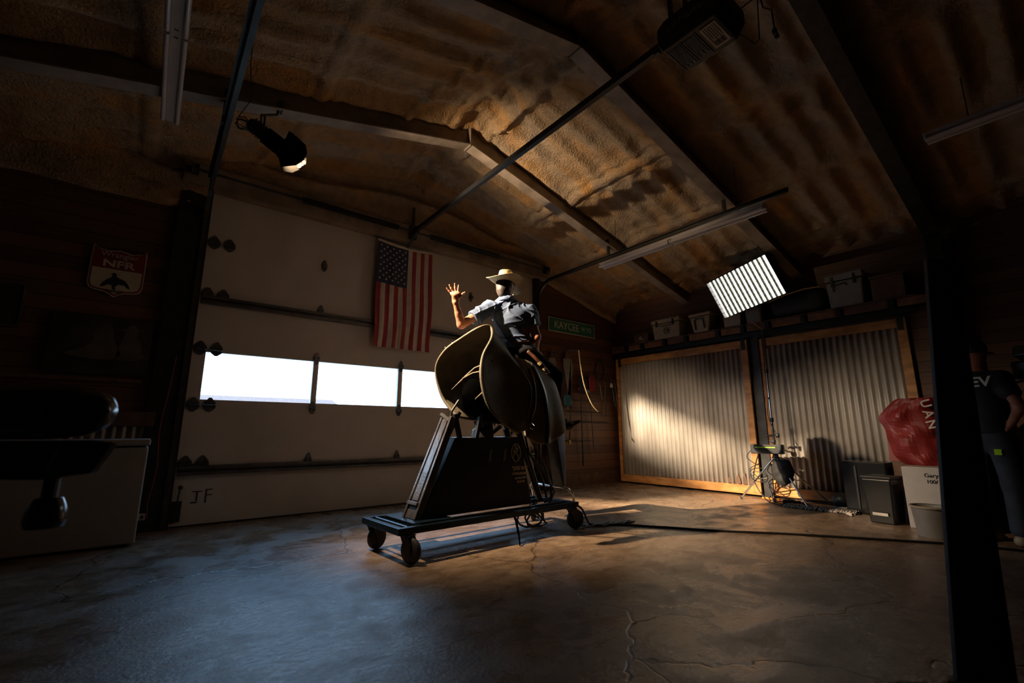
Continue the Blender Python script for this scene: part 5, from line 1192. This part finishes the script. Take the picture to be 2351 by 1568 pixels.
b = MB(); b.box(c + Vector((0, 0, .475)), (.34, .29, .03), Rm, .01); b.build('lid', 'black', t)
b = MB(); b.box(c + Rm @ Vector((-.155, 0, .10)), (.004, .14, .03), Rm); b.build('shiny_patch', 'chrome', tb)
t = thing('white_cabinet', (6.35, 1.20, 0), 'white box with handwritten marks partly behind the dark post', 'box')
b = MB(); b.bb((6.26, .93, .0), (6.56, 1.36, .61)); b.build('box', 'whitebox', t, bevel=.008)
text('Gary', .055, 'black', t, (6.255, 1.13, .53), (0, -1, 0), (0, 0, 1), 'handwriting', .001)
text('100/', .05, 'black', t, (6.255, 1.13, .47), (0, -1, 0), (0, 0, 1), 'handwriting', .001)
t = thing('waste_basket', (5.85, 1.12, 0), 'pale grey tapered basket standing before the white box', 'basket')
b = MB(); b.lathe([(0, 0), (.12, 0), (.145, .26), (.15, .26), (.15, .27), (.138, .27), (.112, .02), (0, .02)], (5.95, 1.12, 0), (0, 0, 1), 28); b.build('basket', 'grey', t, smooth='auto')
b = MB(); b.lathe([(.148, .255), (.156, .258), (.156, .272), (.148, .275)], (5.95, 1.12, 0), (0, 0, 1), 28); b.build('rim', 'tan', t)
# big red vinyl banner, crumpled over a stand
t = thing('crumpled_banner', (6.85, 1.35, .61), 'crumpled dark red vinyl banner with white letters piled on the black case', 'banner')
rs = np.random.RandomState(6); P = []
prof = [(1.33, 1.40), (1.27, 1.46), (1.20, 1.53), (1.12, 1.60), (1.04, 1.55), (.97, 1.525), (.90, 1.53), (.82, 1.52), (.73, 1.50), (.66, 1.47), (.60, 1.40)]
for i, (z, yl) in enumerate(prof):
    row = []
    for k in range(11):
        f = k / 10; y = yl + (.86 - yl) * f + (.03 * (rs.rand() - .5) if 0 < k < 10 else 0)
        x = 6.70 - .10 * math.sin(math.pi * min(1, f * 1.2)) - .11 * rs.rand() * math.sin(math.pi * min(1, f + .15)) - .05 * abs(math.sin(i * .9 + k * .7)) + .04 * f
        row.append((x, y, z + (.03 * (rs.rand() - .5) if 0 < i < 10 else 0)))
    P.append(row)
b = MB(); b.grid(P); bn = b.build('vinyl_sheet', 'redbag', t, smooth=False, solid=.004)
bn.modifiers.new('soft', 'SUBSURF').levels = 1; bn.modifiers['soft'].render_levels = 1
for ch, (y, z, a) in zip('UAN', ((1.12, 1.26, .1), (1.11, 1.15, .2), (1.10, 1.04, .5))):
    text(ch, .12, 'fwhite', bn, (6.49 + .03 * a, y, z), (.1, -.25, -1), (-.1, -1, .25), 'lettering', .001, 1, .002)
b = MB(); b.prism([(6.9, 1.16, .63), (6.9, 1.60, .63), (6.95, 1.55, 1.12), (6.95, 1.18, 1.12)], (.08, 0, 0)); b.build('folded_layer', 'redbag', t)
b = MB(); b.bb((6.86, 1.12, 0), (7.1, 1.56, .63)); b.build('carton_underneath', 'wood_dark', t)
t = thing('exercise_ball', (7.02, 2.16, 0), 'small dark teal ball resting on the floor by the tall black case', 'ball')
b = MB(); b.grid([[Vector((7.05, 2.18, .105)) + .10 * Vector((math.sin(p) * math.cos(a), math.sin(p) * math.sin(a), math.cos(p))) for a in [2 * math.pi * k / 24 for k in range(24)]] for p in [math.pi * (i + .001) / 14 for i in range(15)]], closed=True); bl_ = b.build('ball', 'black', t, smooth=True)
b = MB(); b.tube([Vector((7.05, 2.18, .105)) + .1005 * Vector((-math.cos(a) * .8, math.sin(a) * .75, math.sin(a) * .6 - .25)).normalized() for a in np.linspace(-1.2, 1.2, 14)], .005, 5); b.build('teal_seam', 'teal', bl_)
t = thing('dust_mop', (6.78, 2.3, 0), 'long flat dust mop with pale cotton fringe lying on the floor', 'mop')
random.seed(9); b = MB()
for k in range(150):
    y = 2.72 - .78 * k / 150; x = 6.78 + .05 * math.sin(k * 2.3); b.tube([(x, y, .035), (x - .05 + .03 * random.random(), y + .03 * (random.random() - .5), .028), (x - .09 - .02 * random.random(), y + .05 * (random.random() - .5), .008)], .007, 5)
b.build('cotton_fringe', 'mop', t, smooth=True)
b = MB(); b.tube([(6.83, 2.15, .04), (6.98, 1.72, .05)], .013, 8); b.build('handle', 'galv', t)
t = thing('orange_pole', (7.1, 2.6, 0), 'orange pole lying on the floor along the tin doors', 'pole')
b = MB(); b.tube([(7.16, 3.2, .02), (6.98, 2.24, .022)], .016, 10); b.build('shaft', 'orange', t, smooth='auto')
b = MB(); b.tube([(6.98, 2.24, .022), (6.92, 2.0, .022)], .018, 10); b.build('sleeve', 'teal', t, smooth='auto')
t = thing('paper_scrap', (6.45, 1.95, 0), 'crumpled white paper scrap on the floor beside the trash bin', 'scrap')
b = MB(); b.grid([[(6.5 + .02 * i, 1.93 + .025 * j, .004 + .012 * ((i * 3 + j * 5) % 4)) for j in range(4)] for i in range(4)]); b.build('paper', 'fwhite', t, solid=.001)
# long floor cable from the cart to the right
cable('extension_cord', [tuple(CP(CL - .1, .1, .26)), tuple(CP(CL + .05, -.02, .2)), (3.75, 3.42, .01), (4.0, 3.28, .01), (4.3, 2.85, .01), (4.55, 2.45, .01), (4.87, 2.06, .01), (5.15, 1.65, .01), (5.42, 1.25, .01), (5.65, .85, .01), (5.8, .4, .01)], .011, 'long black extension cord running from the cart across the floor to the right')
t = thing('rope_pile', (3.95, 3.5, 0), 'frayed pale rope and leads lying on the floor beside the cart wheel', 'rope')
random.seed(2)
for k in range(5):
    P = [(3.62 + .02 * k, 3.44 + .01 * k, .015)]; 
    for q in range(1, 9): P.append((3.62 + .075 * q, 3.44 - .02 * q + .05 * math.sin(q * 1.3 + k * 1.7), .012 + .006 * (q % 3)))
    b = MB(); b.tube(P, .007, 6); b.build('strand', 'black_soft' if k < 2 else 'mop', t, smooth=True)
b = MB(); 
for k in range(14): b.tube([(4.05, 3.36, .012), (4.12 + .03 * math.cos(k), 3.33 + .03 * math.sin(k), .02), (4.22 + .02 * math.cos(k * 2), 3.30 + .05 * math.sin(k * 1.3), .008)], .004, 4)
b.build('frayed_tassel', 'mop', t)

# ================================================================== CAMERA OPERATOR, MOSTLY HIDDEN
OP = v(6.05, .66, 0); Fo = v(.90, -.43, 0); Fo /= np.linalg.norm(Fo); Lo = np.cross([0, 0, 1], Fo)
def op(f, l, z): return OP + Fo * f + Lo * l + v(0, 0, z)
per = thing('person', tuple(OP), 'person in dark lettered t-shirt standing back turned beside the dark post', 'person')
B2 = [rc(op(0, 0, .98), op(0, 0, 1.15), .13, .125, Lo, 1.3), rc(op(0, 0, 1.15), op(0, 0, 1.38), .125, .14, Lo, 1.35), rc(op(0, 0, 1.38), op(.01, 0, 1.52), .11, .06), rc(op(.01, 0, 1.5), op(.03, 0, 1.6), .06, .058), rc(op(.03, 0, 1.66), op(.05, 0, 1.69), .09, .088), rc(op(.12, 0, 1.62), op(.13, 0, 1.60), .012, .012)]
for s in (-1, 1):
    sh, hp, kn, an = op(0, s * .19, 1.43), op(0, s * .10, .93), op(.02, s * .12, .50), op(-.02, s * .13, .09)
    B2 += [rc(op(0, 0, 1.42), sh, .08, .062), rc(hp, kn, .09, .06), rc(kn, an, .057, .04)]
    B2 += [rc(an, an + Fo * .0 + v(0, 0, -.04), .04, .035), rc(an + v(0, 0, -.05), an + Fo * .15 + v(0, 0, -.055), .036, .03)]
eR2, hR2 = op(-.10, -.34, 1.17), op(.0, -.19, 1.02); eL2, hL2 = op(.15, .28, 1.22), op(.36, .15, 1.36)
B2 += [rc(op(0, -.19, 1.43), eR2, .052, .042), rc(eR2, hR2, .042, .028), rc(hR2, hR2 + Fo * .06 + v(0, 0, -.04), .03, .022), rc(op(0, .19, 1.43), eL2, .052, .042), rc(eL2, hL2, .042, .028), rc(hL2, hL2 + Fo * .07, .03, .025)]
for k in range(4): q0 = hR2 + Fo * (.05 + .012 * k) + v(0, 0, -.045 - .01 * k); B2 += [rc(q0, q0 + Fo * .03 + v(0, 0, -.04), .011, .009)]
B2 += [rc(hR2, hR2 - Fo * .05 + v(0, 0, -.04), .014, .010)]
nets(B2, .014, .03).build('body', 'skin', per, smooth=True)
T2 = [rc(op(0, 0, .97), op(0, 0, 1.15), .15, .142, Lo, 1.28), rc(op(0, 0, 1.15), op(0, 0, 1.38), .142, .158, Lo, 1.35), rc(op(0, 0, 1.38), op(.0, 0, 1.47), .13, .085)]
for s, e in ((-1, eR2), (1, eL2)): sh = op(0, s * .19, 1.43); T2 += [rc(op(0, 0, 1.41), sh, .10, .078), rc(sh, sh * .5 + e * .5, .075, .07)]
nets(T2, .013, .03, None, lambda P: np.maximum(.95 - P[..., 2], P[..., 2] - 1.515)).build('t_shirt', 'navy', per, smooth=True)
J2 = [rc(op(0, 0, .93), op(0, 0, .98), .14, .135, Lo, 1.25)]
for s in (-1, 1): J2 += [rc(op(0, s * .10, .92), op(.02, s * .12, .50), .105, .078), rc(op(.02, s * .12, .50), op(-.02, s * .13, .14), .076, .07)]
nets(J2, .014, .04).build('jeans', 'jeans', per, smooth=True)
for s in (-1, 1):
    an = op(-.02, s * .13, .0); nets([rc(an + v(0, 0, .05) - Fo * .03, an + v(0, 0, .05) + Fo * .15, .045, .042)], .012, .02, None, lambda P: .006 - P[..., 2]).build('shoe', 'tan', per, smooth=True)
nets([rc(op(.03, 0, 1.72), op(.05, 0, 1.73), .098, .096)], .012, .02, None, lambda P: 1.69 - P[..., 2]).build('cap', 'black_soft', per, smooth=True)
b = MB(); b.add([op(.12, -.08, 1.70), op(.12, .08, 1.70), op(.22, .06, 1.69), op(.22, -.06, 1.69)], [(0, 1, 2, 3)]); b.build('cap_visor', 'black_soft', per, solid=.006)
text('EV', .12, 'cream', per, tuple(op(-.20, -.155, 1.40)), tuple(-Lo), (0, 0, 1), 'lettering', .002, 1.2, .003)
b = MB(); b.box(tuple(op(-.11, -.13, .79)), (.008, .045, .05)); b.build('lime_tag', 'limetag', per)
t = thing('shoulder_camera', tuple(op(.33, -.02, 1.42)), 'dark video camera rig held up in front of the standing person', 'video camera')
b = MB(); b.box(tuple(op(.40, -.20, 1.52)), (.30, .14, .16), Euler((0, 0, R(-25))).to_matrix(), .015); b.build('camera_body', 'black', t)
b = MB(); b.lathe([(0, 0), (.05, 0), (.055, .12), (.06, .14), (0, .14)], tuple(op(.52, -.20, 1.52)), tuple(Fo), 20); b.build('lens', 'gloss', t)
b = MB(); b.box(tuple(op(.22, -.30, 1.66)), (.14, .16, .10), Euler((0, R(20), R(-25))).to_matrix(), .01); b.build('monitor', 'black', t)
b = MB(); b.tube([op(.36, .10, 1.38), op(.40, -.05, 1.42), op(.40, -.18, 1.44)], .012, 8); b.build('grip', 'black', t)
